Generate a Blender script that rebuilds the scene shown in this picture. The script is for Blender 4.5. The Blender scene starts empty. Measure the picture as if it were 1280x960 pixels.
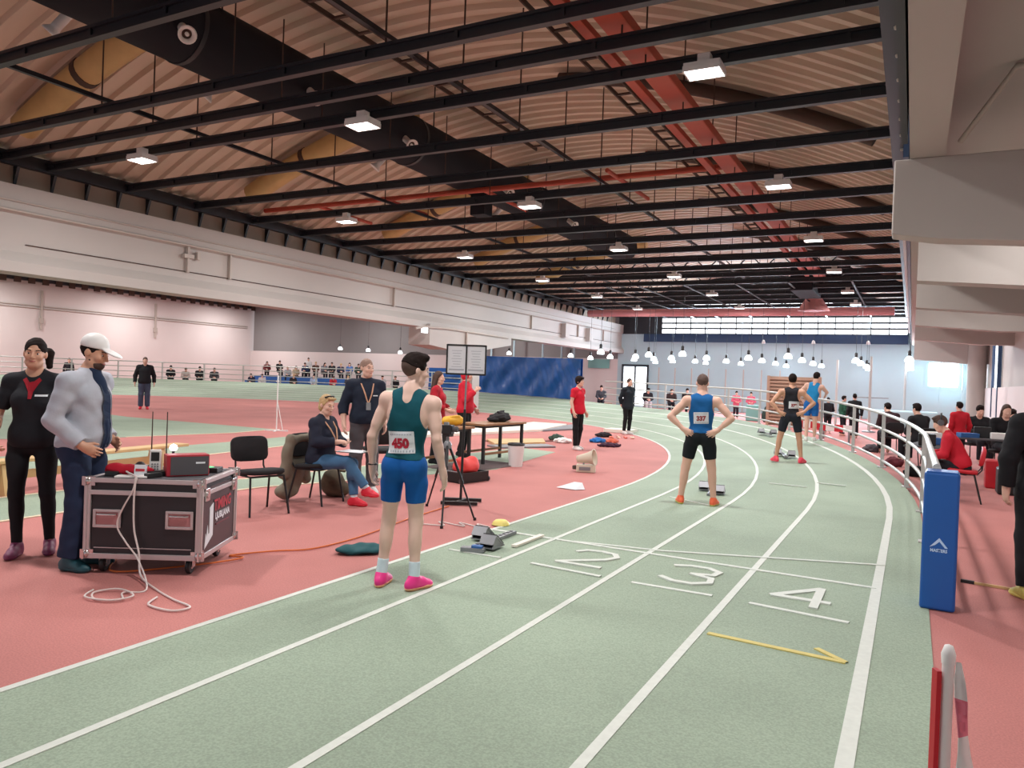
import bpy, bmesh, math, random
import numpy as np
from mathutils import Vector, Matrix, Euler
from mathutils.bvhtree import BVHTree

# ------------------------------------------------------------------ camera, world, exposure
SC = bpy.context.scene
COL = SC.collection
cam_d = bpy.data.cameras.new('camera'); cam = bpy.data.objects.new('camera', cam_d); COL.objects.link(cam)
cam_d.sensor_width = 36.0; cam_d.lens = 945.0/1280.0*36.0; cam_d.clip_end = 300; cam_d.clip_start = 0.05
RC = np.array([[0.883,0.037,-0.468],[0.468,0.009,0.884],[0.037,-0.999,-0.009]])
cx_, cz_ = RC[:,0]/np.linalg.norm(RC[:,0]), RC[:,2]
cz_ = cz_-cx_*(cz_@cx_); cz_ /= np.linalg.norm(cz_); cy_ = np.cross(cz_, cx_)
cam.matrix_world = Matrix(((cx_[0],-cy_[0],-cz_[0],0.0),(cx_[1],-cy_[1],-cz_[1],0.0),(cx_[2],-cy_[2],-cz_[2],1.63),(0,0,0,1)))
SC.camera = cam
SC.view_settings.view_transform = 'Standard'; SC.view_settings.look = 'None'
SC.view_settings.gamma = 1.0; SC.view_settings.use_curve_mapping = False
SC.view_settings.exposure = 0.56
W = bpy.data.worlds.new('world'); SC.world = W; W.use_nodes = True
wb = W.node_tree.nodes['Background']; wb.inputs[0].default_value = (0.86,0.93,1.0,1); wb.inputs[1].default_value = 0.55

def area(name, loc, size, power, color=(1,1,1), rot=(0,0,0), size_y=None):
    l = bpy.data.lights.new(name, 'AREA'); l.energy = power; l.color = color
    l.shape = 'RECTANGLE' if size_y else 'SQUARE'; l.size = size
    if size_y: l.size_y = size_y
    o = bpy.data.objects.new(name, l); COL.objects.link(o); o.location = loc; o.rotation_euler = rot
    return o
LAMP_W = 122.0
# daylight through the gable windows and the end window
area('gable_daylight', (-7.0,47.0,5.3), 13.0, 2000, (0.66,0.84,1.0), (math.radians(-90),0,0), 0.8)
area('end_window_daylight', (1.46,47.34,2.62), 1.36, 420, (0.85,0.95,1.0), (math.radians(-90),0,0), 1.22)

rng = random.Random(7)
# ------------------------------------------------------------------ materials
def mat(name, col, rough=0.6, metal=0.0, noise=0.0, nscale=8.0, bump=0.0, bscale=60.0, emit=None, estr=0.0, spec=0.5, alpha=None, trans=0.0, coat=0.0):
    m = bpy.data.materials.new(name); m.use_nodes = True
    nt = m.node_tree; b = nt.nodes['Principled BSDF']
    c = (*col, 1.0)
    b.inputs['Base Color'].default_value = c; b.inputs['Roughness'].default_value = rough; b.inputs['Metallic'].default_value = metal
    b.inputs['Specular IOR Level'].default_value = spec
    if coat: b.inputs['Coat Weight'].default_value = coat
    if trans: b.inputs['Transmission Weight'].default_value = trans
    if emit: b.inputs['Emission Color'].default_value = (*emit,1); b.inputs['Emission Strength'].default_value = estr
    if noise or bump:
        tc = nt.nodes.new('ShaderNodeTexCoord')
    if noise:
        n = nt.nodes.new('ShaderNodeTexNoise'); n.inputs['Scale'].default_value = nscale; n.inputs['Detail'].default_value = 5
        nt.links.new(tc.outputs['Object'], n.inputs['Vector'])
        mx = nt.nodes.new('ShaderNodeMix'); mx.data_type = 'RGBA'
        lo = tuple(max(0,x*(1-noise)) for x in col); hi = tuple(min(1,x*(1+noise)) for x in col)
        mx.inputs[6].default_value = (*lo,1); mx.inputs[7].default_value = (*hi,1)
        nt.links.new(n.outputs['Fac'], mx.inputs[0]); nt.links.new(mx.outputs[2], b.inputs['Base Color'])
    if bump:
        n2 = nt.nodes.new('ShaderNodeTexNoise'); n2.inputs['Scale'].default_value = bscale; n2.inputs['Detail'].default_value = 3
        nt.links.new(tc.outputs['Object'], n2.inputs['Vector'])
        bp = nt.nodes.new('ShaderNodeBump'); bp.inputs['Strength'].default_value = bump; bp.inputs['Distance'].default_value = 0.01
        nt.links.new(n2.outputs['Fac'], bp.inputs['Height']); nt.links.new(bp.outputs['Normal'], b.inputs['Normal'])
    return m
def S(r,g,b):
    f = lambda v: ((v/255.0)/12.92 if v/255.0 <= 0.04045 else ((v/255.0+0.055)/1.055)**2.4)
    return (f(r),f(g),f(b))
def rubber(name, col, speck):
    m = mat(name, col, 0.82, spec=0.3)
    nt = m.node_tree; b = nt.nodes['Principled BSDF']; tc = nt.nodes.new('ShaderNodeTexCoord')
    n1 = nt.nodes.new('ShaderNodeTexNoise'); n1.inputs['Scale'].default_value = 0.55; n1.inputs['Detail'].default_value = 6
    n2 = nt.nodes.new('ShaderNodeTexNoise'); n2.inputs['Scale'].default_value = 90; n2.inputs['Detail'].default_value = 2
    for n in (n1,n2): nt.links.new(tc.outputs['Object'], n.inputs['Vector'])
    r1 = nt.nodes.new('ShaderNodeValToRGB'); r1.color_ramp.elements[0].position = 0.3; r1.color_ramp.elements[1].position = 0.72
    r1.color_ramp.elements[0].color = (*[c*0.86 for c in col],1); r1.color_ramp.elements[1].color = (*[min(1,c*1.12) for c in col],1)
    nt.links.new(n1.outputs['Fac'], r1.inputs[0])
    r2 = nt.nodes.new('ShaderNodeValToRGB'); r2.color_ramp.elements[0].position = 0.35; r2.color_ramp.elements[1].position = 0.65
    r2.color_ramp.elements[0].color = (*[1-speck]*3,1); r2.color_ramp.elements[1].color = (*[1+speck]*3,1)
    nt.links.new(n2.outputs['Fac'], r2.inputs[0])
    mx = nt.nodes.new('ShaderNodeMix'); mx.data_type='RGBA'; mx.blend_type='MULTIPLY'; mx.inputs[0].default_value = 1
    nt.links.new(r1.outputs[0], mx.inputs[6]); nt.links.new(r2.outputs[0], mx.inputs[7]); nt.links.new(mx.outputs[2], b.inputs['Base Color'])
    bp = nt.nodes.new('ShaderNodeBump'); bp.inputs['Strength'].default_value = 0.25; bp.inputs['Distance'].default_value = 0.004
    nt.links.new(n2.outputs['Fac'], bp.inputs['Height']); nt.links.new(bp.outputs['Normal'], b.inputs['Normal'])
    return m
M = {}
M['red'] = rubber('red_rubber', S(186,121,116), 0.10)
M['green'] = rubber('green_rubber', S(150,166,147), 0.12)
M['line'] = mat('line_paint', S(208,213,205), 0.7, noise=0.12, nscale=25)
M['yline'] = mat('yellow_line_paint', S(206,190,110), 0.7, noise=0.15, nscale=20)
M['cream'] = mat('cream_line_paint', S(225,208,180), 0.7)
M['wall'] = mat('white_wall_paint', S(208,198,196), 0.8, noise=0.05, nscale=0.6)
M['wall_far'] = mat('far_wall_paint', S(168,194,202), 0.8, noise=0.04, nscale=0.5)
M['wall_grey'] = mat('grey_wall_cladding', S(128,126,126), 0.8, noise=0.06, nscale=0.7)
M['concrete'] = mat('painted_concrete', S(176,169,164), 0.8, noise=0.05, nscale=0.9, bump=0.08, bscale=30)
M['conc_line'] = mat('painted_conduit', S(176,166,158), 0.7)
M['roof'] = mat('roof_sheet', S(204,184,166), 0.55, noise=0.10, nscale=0.7)
M['steel_black'] = mat('black_painted_steel', S(30,33,40), 0.45, spec=0.5, noise=0.2, nscale=3)
M['gusset_back'] = mat('tan_backing_board', S(150,132,116), 0.8)
M['duct_black'] = mat('black_duct_fabric', S(30,31,38), 0.75, spec=0.2)
M['duct_tan'] = mat('tan_insulated_duct', S(196,164,110), 0.5, noise=0.2, nscale=3, bump=0.3, bscale=8)
M['duct_band'] = mat('duct_band', S(70,52,44), 0.7)
M['red_paint'] = mat('red_oxide_paint', S(176,72,52), 0.55, noise=0.12, nscale=3)
M['pink_pipe'] = mat('pink_pipe', S(178,120,120), 0.6)
M['white_plastic'] = mat('white_plastic', S(228,226,224), 0.5)
M['lamp'] = mat('lamp_lens', (1,1,1), 0.4, emit=(1,0.98,0.95), estr=9)
M['pendant'] = mat('pendant_glass', (0.9,0.95,1), 0.3, emit=(0.93,0.98,1), estr=2.6)
M['window_glow'] = mat('window_daylight', (0.9,0.95,1), 0.4, emit=(0.90,0.96,1.0), estr=1.9)
M['glass'] = mat('clear_glass', (0.85,0.95,0.95), 0.05, trans=0.9)
M['rail'] = mat('rail_steel', S(190,190,188), 0.42, metal=0.35, noise=0.08, nscale=6)
M['blue_pad'] = mat('blue_pad_vinyl', S(16,84,162), 0.42, noise=0.06, nscale=4)
M['logo'] = mat('logo_print', S(180,208,240), 0.6)
M['tarp'] = mat('blue_tarpaulin', S(20,82,156), 0.30, noise=0.08, nscale=0.8, bump=0.5, bscale=0.9)
M['tarp'].node_tree.nodes['Bump'].inputs['Distance'].default_value = 0.12
M['blue_dark'] = mat('dark_blue_cladding', S(22,50,84), 0.4)
M['black'] = mat('black_plastic', S(26,26,28), 0.5)
M['black_fab'] = mat('black_upholstery', S(32,31,34), 0.9, noise=0.2, nscale=60)
M['case_lam'] = mat('case_laminate', S(34,30,34), 0.45, noise=0.1, nscale=8)
M['case_lam2'] = mat('case_side_laminate', S(62,46,50), 0.4)
M['alu'] = mat('aluminium_edge', S(196,184,184), 0.42, metal=0.55)
M['chrome'] = mat('chrome', S(210,205,205), 0.22, metal=0.9)
M['wood'] = mat('pale_wood', S(205,172,120), 0.55, noise=0.15, nscale=5)
M['wood_brown'] = mat('brown_wood', S(150,108,72), 0.5, noise=0.2, nscale=5)
M['wood_panel'] = mat('panel_wood', S(178,146,124), 0.55, noise=0.15, nscale=4)
M['grey'] = mat('grey_metal', S(138,140,144), 0.4, metal=0.5)
M['grey_d'] = mat('dark_grey_rubber', S(82,80,84), 0.8)
M['mat_grey'] = mat('ribbed_mat', S(112,98,98), 0.85)
M['white'] = mat('white_board', S(232,226,214), 0.6)
M['paper'] = mat('paper', S(226,230,234), 0.7)
M['paper_grey'] = mat('paper_print', S(176,182,190), 0.7)
M['red_pl'] = mat('red_plastic', S(190,30,44), 0.45)
M['red_box'] = mat('red_device_shell', S(170,34,50), 0.4)
M['coral'] = mat('coral_bag', S(228,70,66), 0.6)
M['yellow_bag'] = mat('yellow_vinyl', S(226,172,40), 0.5)
M['yellow_pl'] = mat('yellow_disc', S(232,216,120), 0.5)
M['orange'] = mat('orange_cable', S(214,112,52), 0.55)
M['green_led'] = mat('green_display', S(60,210,110), 0.4, emit=S(60,220,120), estr=0.6)
M['bulb'] = mat('bulb_light', (1,0.9,0.95), 0.4, emit=(1,0.85,0.92), estr=1.6)
M['cable_w'] = mat('white_cable', S(222,210,206), 0.5)
M['beige'] = mat('beige_plastic', S(206,196,176), 0.55)
M['teal'] = mat('teal_cloth', S(16,78,84), 0.8)
M['khaki'] = mat('khaki_cloth', S(128,120,104), 0.9, noise=0.2, nscale=10, bump=0.4, bscale=14)
M['camo'] = mat('camo_cloth', S(92,82,66), 0.9, noise=0.7, nscale=9)
M['blue_seat'] = mat('blue_seat', S(44,96,160), 0.5)
M['door_teal'] = mat('teal_sign', S(120,170,165), 0.5)
M['num'] = mat('number_print', S(176,20,50), 0.6)
M['num2'] = mat('brown_number_print', S(150,70,70), 0.6)
M['skin'] = mat('skin_light', S(222,178,158), 0.5, noise=0.06, nscale=14)
M['skin2'] = mat('skin_tan', S(204,154,126), 0.5, noise=0.06, nscale=14)
M['skin3'] = mat('skin_pale', S(228,192,176), 0.5, noise=0.06, nscale=14)
M['hair_d'] = mat('dark_hair', S(34,25,23), 0.8, noise=0.35, nscale=40, spec=0.15)
M['hair_br'] = mat('brown_hair', S(66,44,35), 0.7, noise=0.35, nscale=40)
M['hair_bl'] = mat('blond_hair', S(190,158,112), 0.6, noise=0.3, nscale=40)
M['hair_b'] = mat('shaved_hair', S(150,122,108), 0.75, noise=0.2, nscale=60)
M['hair_g'] = mat('cropped_brown_hair', S(88,68,60), 0.75, noise=0.2, nscale=60)
M['lip'] = mat('lips', S(178,98,94), 0.5)
M['eye'] = mat('eye_dark', S(40,30,28), 0.25)
M['eyew'] = mat('eye_white', S(225,218,212), 0.3)
_cl = {}
def cloth(r,g,b, rough=0.85, noise=0.12, ns=9, bump=0.25):
    k = (r,g,b)
    if k not in _cl: _cl[k] = mat('cloth_%d_%d_%d' % k, S(r,g,b), rough, noise=noise, nscale=ns, bump=bump, bscale=22, spec=0.3)
    return _cl[k]

# ------------------------------------------------------------------ mesh helpers
class MB:
    def __init__(s): s.v=[]; s.f=[]; s.m=[]; s.sm=[]
    def add(s, vs, fs, mi=0, smooth=False):
        o=len(s.v); s.v += [tuple(p) for p in vs]
        for f in fs: s.f.append(tuple(i+o for i in f)); s.m.append(mi); s.sm.append(smooth)
        return s
    def box(s, c, size, rot=None, mi=0):
        hx,hy,hz = size[0]/2,size[1]/2,size[2]/2
        vs=[Vector((x,y,z)) for x in (-hx,hx) for y in (-hy,hy) for z in (-hz,hz)]
        if rot is not None:
            R = rot if isinstance(rot, Matrix) else Matrix.Rotation(rot,3,'Z')
            vs=[R@v for v in vs]
        c=Vector(c); vs=[v+c for v in vs]
        return s.add(vs, [(0,1,3,2),(4,6,7,5),(0,4,5,1),(2,3,7,6),(0,2,6,4),(1,5,7,3)], mi)
    def bar(s, a, b, w, h, up=(0,0,1), mi=0):
        a=Vector(a); b=Vector(b); d=(b-a); L=d.length; d.normalize(); up=Vector(up)
        x=d.cross(up)
        if x.length<1e-4: x=d.cross(Vector((1,0,0)))
        x.normalize(); z=x.cross(d)
        R=Matrix((x,d,z)).transposed()
        return s.box((a+b)/2,(w,L,h),R,mi)
    def tube(s, pts, r, n=8, mi=0, closed=False, caps=True, rs=None):
        pts=[Vector(p) for p in pts]; N=len(pts); rings=[]
        prev=None
        for i,p in enumerate(pts):
            if closed: t=pts[(i+1)%N]-pts[i-1]
            else: t=pts[min(i+1,N-1)]-pts[max(i-1,0)]
            t.normalize()
            if prev is None:
                a=Vector((0,0,1)) if abs(t.z)<0.9 else Vector((1,0,0))
                u=t.cross(a).normalized()
            else:
                u=(prev-t*prev.dot(t)); u.normalize()
            prev=u; w=t.cross(u)
            rr = rs[i] if rs else r
            rings.append([p+u*(rr*math.cos(2*math.pi*k/n))+w*(rr*math.sin(2*math.pi*k/n)) for k in range(n)])
        vs=[q for ring in rings for q in ring]; fs=[]
        for i in range(N if closed else N-1):
            j=(i+1)%N
            for k in range(n):
                fs.append((i*n+k,i*n+(k+1)%n,j*n+(k+1)%n,j*n+k))
        s.add(vs,fs,mi,True)
        if caps and not closed:
            s.add(rings[0],[tuple(range(n))[::-1]],mi); s.add(rings[-1],[tuple(range(n))],mi)
        return s
    def lathe(s, prof, c=(0,0,0), n=20, mi=0, axis=None, smooth=True):
        c=Vector(c); R=Matrix.Identity(3)
        if axis is not None: R=Vector((0,0,1)).rotation_difference(Vector(axis)).to_matrix()
        vs=[]; 
        for (r,z) in prof:
            for k in range(n):
                a=2*math.pi*k/n; vs.append(R@Vector((r*math.cos(a),r*math.sin(a),z))+c)
        fs=[]
        for i in range(len(prof)-1):
            for k in range(n):
                fs.append((i*n+k,i*n+(k+1)%n,(i+1)*n+(k+1)%n,(i+1)*n+k))
        s.add(vs,fs,mi,smooth)
        if prof[0][0]>1e-5: s.add(vs[:n],[tuple(range(n))[::-1]],mi)
        if prof[-1][0]>1e-5: s.add(vs[-n:],[tuple(range(n))],mi)
        return s
    def prism(s, poly, z0, z1, mi=0):
        n=len(poly)
        vs=[(x,y,z0) for x,y in poly]+[(x,y,z1) for x,y in poly]
        fs=[tuple(range(n))[::-1], tuple(range(n,2*n))]+[(i,(i+1)%n,n+(i+1)%n,n+i) for i in range(n)]
        return s.add(vs,fs,mi)
    def build(s, name, mats, parent=None, bevel=0, fix=True, **props):
        me=bpy.data.meshes.new(name); me.from_pydata(s.v,[],s.f)
        mats = mats if isinstance(mats,(list,tuple)) else [mats]
        for m in mats: me.materials.append(m)
        me.polygons.foreach_set('material_index', s.m); me.polygons.foreach_set('use_smooth', s.sm)
        if fix and len(s.f)<20000:
            bm=bmesh.new(); bm.from_mesh(me); bmesh.ops.recalc_face_normals(bm, faces=bm.faces); bm.to_mesh(me); bm.free()
        me.update()
        o=bpy.data.objects.new(name,me); COL.objects.link(o)
        if parent is not None: o.parent=parent
        if bevel:
            b=o.modifiers.new('bevel','BEVEL'); b.width=bevel; b.segments=2; b.limit_method='ANGLE'
        for k,v in props.items(): o[k]=v
        return o
def thing(name, label, cat, loc=(0,0,0), rz=0, group=None, kind=None):
    o=bpy.data.objects.new(name,None); COL.objects.link(o); o.location=loc; o.rotation_euler=(0,0,rz); o.empty_display_size=0.1
    return tag(o,label,cat,group,kind)
def tag(o, label=None, cat=None, group=None, kind=None):
    if label: o['label']=label
    if cat: o['category']=cat
    if group: o['group']=group
    if kind: o['kind']=kind
    return o
def share(src, name, parent, loc=None, rot=None):
    c=src.copy(); c.name=name; COL.objects.link(c); c.parent=parent
    if loc is not None: c.location=loc
    if rot is not None: c.rotation_euler=rot
    return c
def dup_tree(root, loc, rz, label=None):
    r=root.copy(); COL.objects.link(r); r.location=loc; r.rotation_euler=(0,0,rz)
    if label: r['label']=label
    for ch in list(root.children):
        c=ch.copy(); COL.objects.link(c); c.parent=r
        for g in list(ch.children):
            d=g.copy(); COL.objects.link(d); d.parent=c
    return r
def text_mesh(body, size, bold=0.0):
    cu=bpy.data.curves.new('lettering','FONT'); cu.body=body; cu.size=size; cu.align_x='CENTER'; cu.align_y='CENTER'; cu.offset=bold; cu.resolution_u=3
    o=bpy.data.objects.new('lettering',cu); COL.objects.link(o)
    bpy.context.view_layer.update()
    me=bpy.data.meshes.new_from_object(o); bpy.data.objects.remove(o); 
    return me
def text_obj(name, body, size, m, parent, loc, rot, bold=0.0, sx=1.0):
    me=text_mesh(body,size,bold); me.materials.clear(); me.materials.append(m)
    o=bpy.data.objects.new(name,me); COL.objects.link(o); o.parent=parent; o.location=loc; o.rotation_euler=rot; o.scale=(sx,1,1)
    return o

# ------------------------------------------------------------------ the track's shape (bend to the left, banked)
XC,YC,R0,AY = -22.32,10.76,18.44,1.05
def ss(t): t=min(max(t,0.0),1.0); return t*t*(3-2*t)
def frame(s):
    """s = metres-like parameter: (inner point, outward unit-ish direction, bank slope, outer width)"""
    if s < 0:   # straight, s = Y-YC
        return (XC+R0, YC+s), (1.0,0.0), 0.108*ss((YC+s-10.2)/14.4), 4.05
    if s <= math.pi:
        c,n=math.cos(s),math.sin(s)
        x,y = XC+R0*c, YC+AY*R0*n
        dg=math.degrees(s)
        w = np.interp(dg,[0,30,45,55,65,75,90,115,130,180],[4.05,4.05,4.4,4.75,5.05,5.8,6.6,8.0,8.9,9.2])
        b = 0.108*ss((y-10.2)/14.4) if s<math.pi/2 else 0.70/w
        return (x,y),(c,AY*n),b,float(w)
    return (XC-R0, YC-(s-math.pi)*R0), (-1.0,0.0), 0.70/9.2, 9.2
def tp(s,d,dz=0.0):
    p,n,b,w=frame(s)
    return (p[0]+n[0]*d, p[1]+n[1]*d, b*max(d,0)+dz)
def track_z(x,y):
    d = (math.hypot(x-XC,(y-YC)/AY)-R0) if y>YC else abs(x-XC)-R0
    if d<=0: return 0.0
    b = 0.108*ss((y-10.2)/14.4) if x>XC else 0.08
    return b*d
SS = [-17,-14,-11,-9,-7.5,-6,-5,-4,-3,-2,-1]+[i*math.pi/72 for i in range(0,73)]+[math.pi+i*0.06 for i in range(1,14)]

floor = MB().box((-24,20,-0.05),(56,57,0.1)).build('floor', M['red'])
tag(floor,'red rubber infield floor of the athletics hall','floor',kind='structure')
m=MB(); ND=9
vs=[]
for s in SS:
    w=frame(s)[3]
    for k in range(ND+1): vs.append(tp(s,w*k/ND,0.006))
    e=tp(s,w,0.006); vs.append((e[0],e[1],0.0))
n=ND+2; fs=[(i*n+k,(i+1)*n+k,(i+1)*n+k+1,i*n+k+1) for i in range(len(SS)-1) for k in range(ND)]
m.add(vs,fs,0,True)
m.add(vs,[(i*n+ND,(i+1)*n+ND,(i+1)*n+ND+1,i*n+ND+1) for i in range(len(SS)-1)],1)
track=m.build('floor_track',[M['green'],M['grey_d']])
tag(track,'green banked running track bending left round the red infield','track',kind='structure')
def strip(pathfn, w, name='lane_line', mt='line', parent=None, th=0.004):
    """pathfn: list of (left, right) points -> thin raised ribbon"""
    L=pathfn; m=MB(); v=[]
    for a,b in L: v += [a,b,(a[0],a[1],a[2]-th-0.004),(b[0],b[1],b[2]-th-0.004)]
    f=[]
    for i in range(len(L)-1):
        o=i*4; f += [(o,o+1,o+5,o+4),(o,o+4,o+6,o+2),(o+1,o+3,o+7,o+5)]
    m.add(v,f); return m.build(name,M[mt],parent)
for d,wd in ((0.0,0.05),(0.73,0.05),(1.72,0.05),(2.70,0.055),(3.68,0.075)):
    strip([(tp(s,d-wd/2,0.0105),tp(s,d+wd/2,0.0105)) for s in SS],0,parent=track)
for d0 in (4.75,5.8,6.85):   # further lanes on the wide far side
    ang=[i*math.pi/72 for i in range(24,73)]+[math.pi+i*0.06 for i in range(1,14)]
    ang=[s for s in ang if frame(s)[3]>d0+0.25]
    strip([(tp(s,d0-0.03,0.0105),tp(s,d0+0.03,0.0105)) for s in ang],0,parent=track)
SEGN=[0]
def seg(p,q,w,name='lane_line',mt='line',z=None,parent=track):
    SEGN[0]=(SEGN[0]+1)%5
    p=Vector((p[0],p[1])); q=Vector((q[0],q[1])); d=(q-p).normalized(); n=Vector((-d.y,d.x))*w/2
    N=max(2,int((q-p).length/0.5)); L=[]
    for i in range(N+1):
        c=p+(q-p)*i/N; zz=(track_z(c.x,c.y)+0.0125+0.0008*SEGN[0]) if z is None else z+0.0003*SEGN[0]
        L.append(((c.x+n.x,c.y+n.y,zz),(c.x-n.x,c.y-n.y,zz)))
    return strip(L,0,name,mt,parent)
seg((-3.95,7.0),(-0.2,6.9),0.05)                      # finish line
seg((-2.94,6.99),(-2.05,7.14),0.04); seg((-2.05,7.14),(-0.17,7.85),0.04)
for a,b in (((-2.89,5.94),(-2.22,5.88)),((-1.95,5.87),(-1.30,5.87)),((-1.02,5.84),(-0.33,5.76))): seg(a,b,0.045)
seg((-3.75,5.95),(-3.2,5.95),0.03)
seg((-2.05,13.1),(-1.45,13.0),0.04); seg((-1.35,13.6),(-0.9,13.5),0.04); seg((-3.0,10.6),(-2.3,10.2),0.03)
seg((-1.12,4.97),(-0.29,4.91),0.045,'arrow_mark','yline'); seg((-0.29,4.91),(-0.47,5.07),0.04,'arrow_mark','yline')
# painted lane numbers (read from the side of the finish line)
def poly_mark(strokes, w, name):
    m=MB()
    for si,P in enumerate(strokes):
        L=[Vector((a,b)) for a,b in P]
        for i in range(len(L)-1):
            d=(L[i+1]-L[i]); ln=d.length; d.normalize(); n=Vector((-d.y,d.x))*w/2; e=d*w*0.25
            a=L[i]-e; b=L[i+1]+e
            q=[a+n,b+n,b-n,a-n]
            m.add([(p.x,p.y,0.0165+0.0004*i+0.0012*si) for p in q]+[(p.x,p.y,0.004) for p in q],[(0,1,2,3),(0,4,5,1),(1,5,6,2),(2,6,7,3),(3,7,4,0)])
    return m.build(name,M['line'],track)
def glyph(g, cx, cy, sx, sy):
    return [[(cx+u*sx, cy+v*sy) for u,v in st] for st in g]
two=[[(-.5,.30),(-.35,.46),(0,.5),(.35,.44),(.5,.25),(.35,.02),(-.5,-.46),(.5,-.46)]]
three=[[(-.5,.40),(-.2,.5),(.2,.5),(.48,.34),(.42,.12),(.0,.04),(.45,-.08),(.5,-.32),(.2,-.5),(-.2,-.5),(-.5,-.36)]]
four=[[(.28,.5),(-.5,-.18),(.5,-.18)],[(.28,.5),(.28,-.5)]]
poly_mark(glyph(two,-2.53,6.42,.40,.62),0.055,'lane_number')
poly_mark(glyph(three,-1.60,6.40,.40,.60),0.055,'lane_number')
poly_mark(glyph(four,-0.70,6.28,.40,.58),0.065,'lane_number')
# green bands on the infield (parts of the floor) with pale edges
def flat_poly(P, name, mt, z, parent=floor):
    m=MB(); m.prism(P,z-0.006,z); return m.build(name,M[mt],parent)
flat_poly([(-34,17.2),(-20.87,14.75),(-15.0,14.9),(-14.75,13.3),(-15.2,10.7),(-16.5,8.0),(-18,3.0),(-34,3.0)],'green_inlay','green',0.004)
flat_poly([(-13.3,8.0),(-12.9,9.2),(-13.05,11.94),(-13.3,14.3),(-13.6,20),(-12.2,20),(-12.05,14.23),(-11.6,11.5),(-11.3,9.0),(-11.1,6.0),(-13.1,2)],'green_inlay','green',0.005)
flat_poly([(-9.35,2.0),(-9.34,5.85),(-8.55,7.9),(-8.35,9.5),(-8.2,12.8),(-8.0,15.6),(-6.95,15.3),(-6.4,11.6),(-7.0,9.8),(-7.8,7.5),(-8.0,5.0),(-7.9,2.0)],'green_inlay','green',0.0045)
for P in ([(-9.35,2.0),(-9.34,5.85),(-8.55,7.9),(-8.35,9.5),(-8.2,12.8)],[(-7.9,2.0),(-8.0,5.0),(-7.8,7.5),(-7.0,9.8)],[(-11.1,6.0),(-11.3,9.0),(-11.6,11.5),(-12.05,14.23)],[(-15.2,10.7),(-14.75,13.3),(-15,14.9)]):
    for a,b in zip(P[:-1],P[1:]): seg(a,b,0.05,'inlay_line','cream',0.009,floor)

# ------------------------------------------------------------------ hall shell
YE=47.5; XL=-51.0; XR=2.75
def wall(name, c, size, mt, label, **k):
    o=MB().box(c,size).build(name,M[mt]); return tag(o,label,'wall',kind='structure')
wl=wall('wall_left',(XL-0.1,20,3.5),(0.2,57,7.0),'wall','long pale pink wall behind the far straight')
for z in (5.15,5.0):
    MB().tube([(XL+0.05,-6,z),(XL+0.05,47,z)],0.04,6).build('conduit',M['conc_line'],wl)
for y in (29.5,38.0):
    MB().box((XL+0.08,y,4.9),(0.1,0.12,2.6)).box((XL+0.1,y,4.2),(0.14,0.25,0.35)).build('downpipe',M['conc_line'],wl)
# end wall with openings for the strip of windows
wf=MB()
wf.box((-34.65,YE+0.1,1.55),(34.7,0.2,3.1),mi=3); wf.box((-6.8,YE+0.1,1.55),(21.0,0.2,3.1)); wf.box((-34,YE+0.1,5.05),(33.4,0.2,3.9),mi=1)
wf.box((-8.8,YE+0.1,3.925),(17.0,0.2,1.65)); wf.box((1.3,YE+0.1,5.2),(3.2,0.2,4.2))
wf.box((-8.8,YE+0.1,6.06),(17.0,0.2,0.48),mi=2); wf.box((-8.8,YE+0.1,7.8),(17.0,0.2,1.9),mi=2)
wf.box((-15.85,YE+0.1,5.285),(2.9,0.2,1.07),mi=2); wf.box((-14.85,YE+0.1,6.575),(4.9,0.2,0.55),mi=2); wf.box((-2.25,YE+0.1,6.575),(3.9,0.2,0.55),mi=2)
wf=wf.build('wall_far',[M['wall_far'],M['wall_grey'],M['steel_black'],M['wall']]); tag(wf,'bluish white end wall behind the hanging bell lamps','wall',kind='structure')
def window(name, x0,x1,z0,z1,nx,nz,label,fr='steel_black',y=YE):
    w=MB()
    t=0.06
    w.box(((x0+x1)/2,y-0.02,z0),(x1-x0+t,0.14,t)); w.box(((x0+x1)/2,y-0.02,z1),(x1-x0+t,0.14,t))
    w.box((x0,y-0.02,(z0+z1)/2),(t,0.14,z1-z0)); w.box((x1,y-0.02,(z0+z1)/2),(t,0.14,z1-z0))
    o=w.build(name,M[fr]); tag(o,label,'window',kind='structure')
    dx=(x1-x0)/nx; dz=(z1-z0)/nz; pane=None; mu=None
    for i in range(nx):
        for j in range(nz):
            c=(x0+dx*(i+.5),y+0.06,z0+dz*(j+.5))
            if pane is None: pane=MB().box((0,0,0),(dx-0.01,0.02,dz-0.01)).build('pane',M['window_glow'],o); pane.location=c
            else: share(pane,'pane',o,c)
        if i: 
            c=(x0+dx*i,y-0.02,(z0+z1)/2)
            if mu is None: mu=MB().box((0,0,0),(0.05,0.1,z1-z0)).build('mullion',M[fr],o); mu.location=c
            else: share(mu,'mullion',o,c)
    for j in range(1,nz):
        MB().box(((x0+x1)/2,y-0.03,z0+dz*j),(x1-x0,0.1,0.10)).build('transom',M[fr],o)
    return o
window('window_1',-14.4,-0.33,4.78,5.80,15,3,'long strip of bright windows high on the end wall')
window('window_2',-12.4,-4.2,6.32,6.82,9,1,'second bright window strip under the roof arch at the far end')
window('window_3',0.72,2.2,1.95,3.30,2,1,'bright square window at the end of the right aisle','wall_far',YE-0.12)
sill=MB().box((-7.9,YE-0.12,4.52),(15.2,0.22,0.46)).box((-7.9,YE-0.2,4.3),(15.2,0.08,0.1)).build('trim_1',M['blue_dark']); tag(sill,'dark blue beam under the strip of windows','beam',kind='structure')
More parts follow.
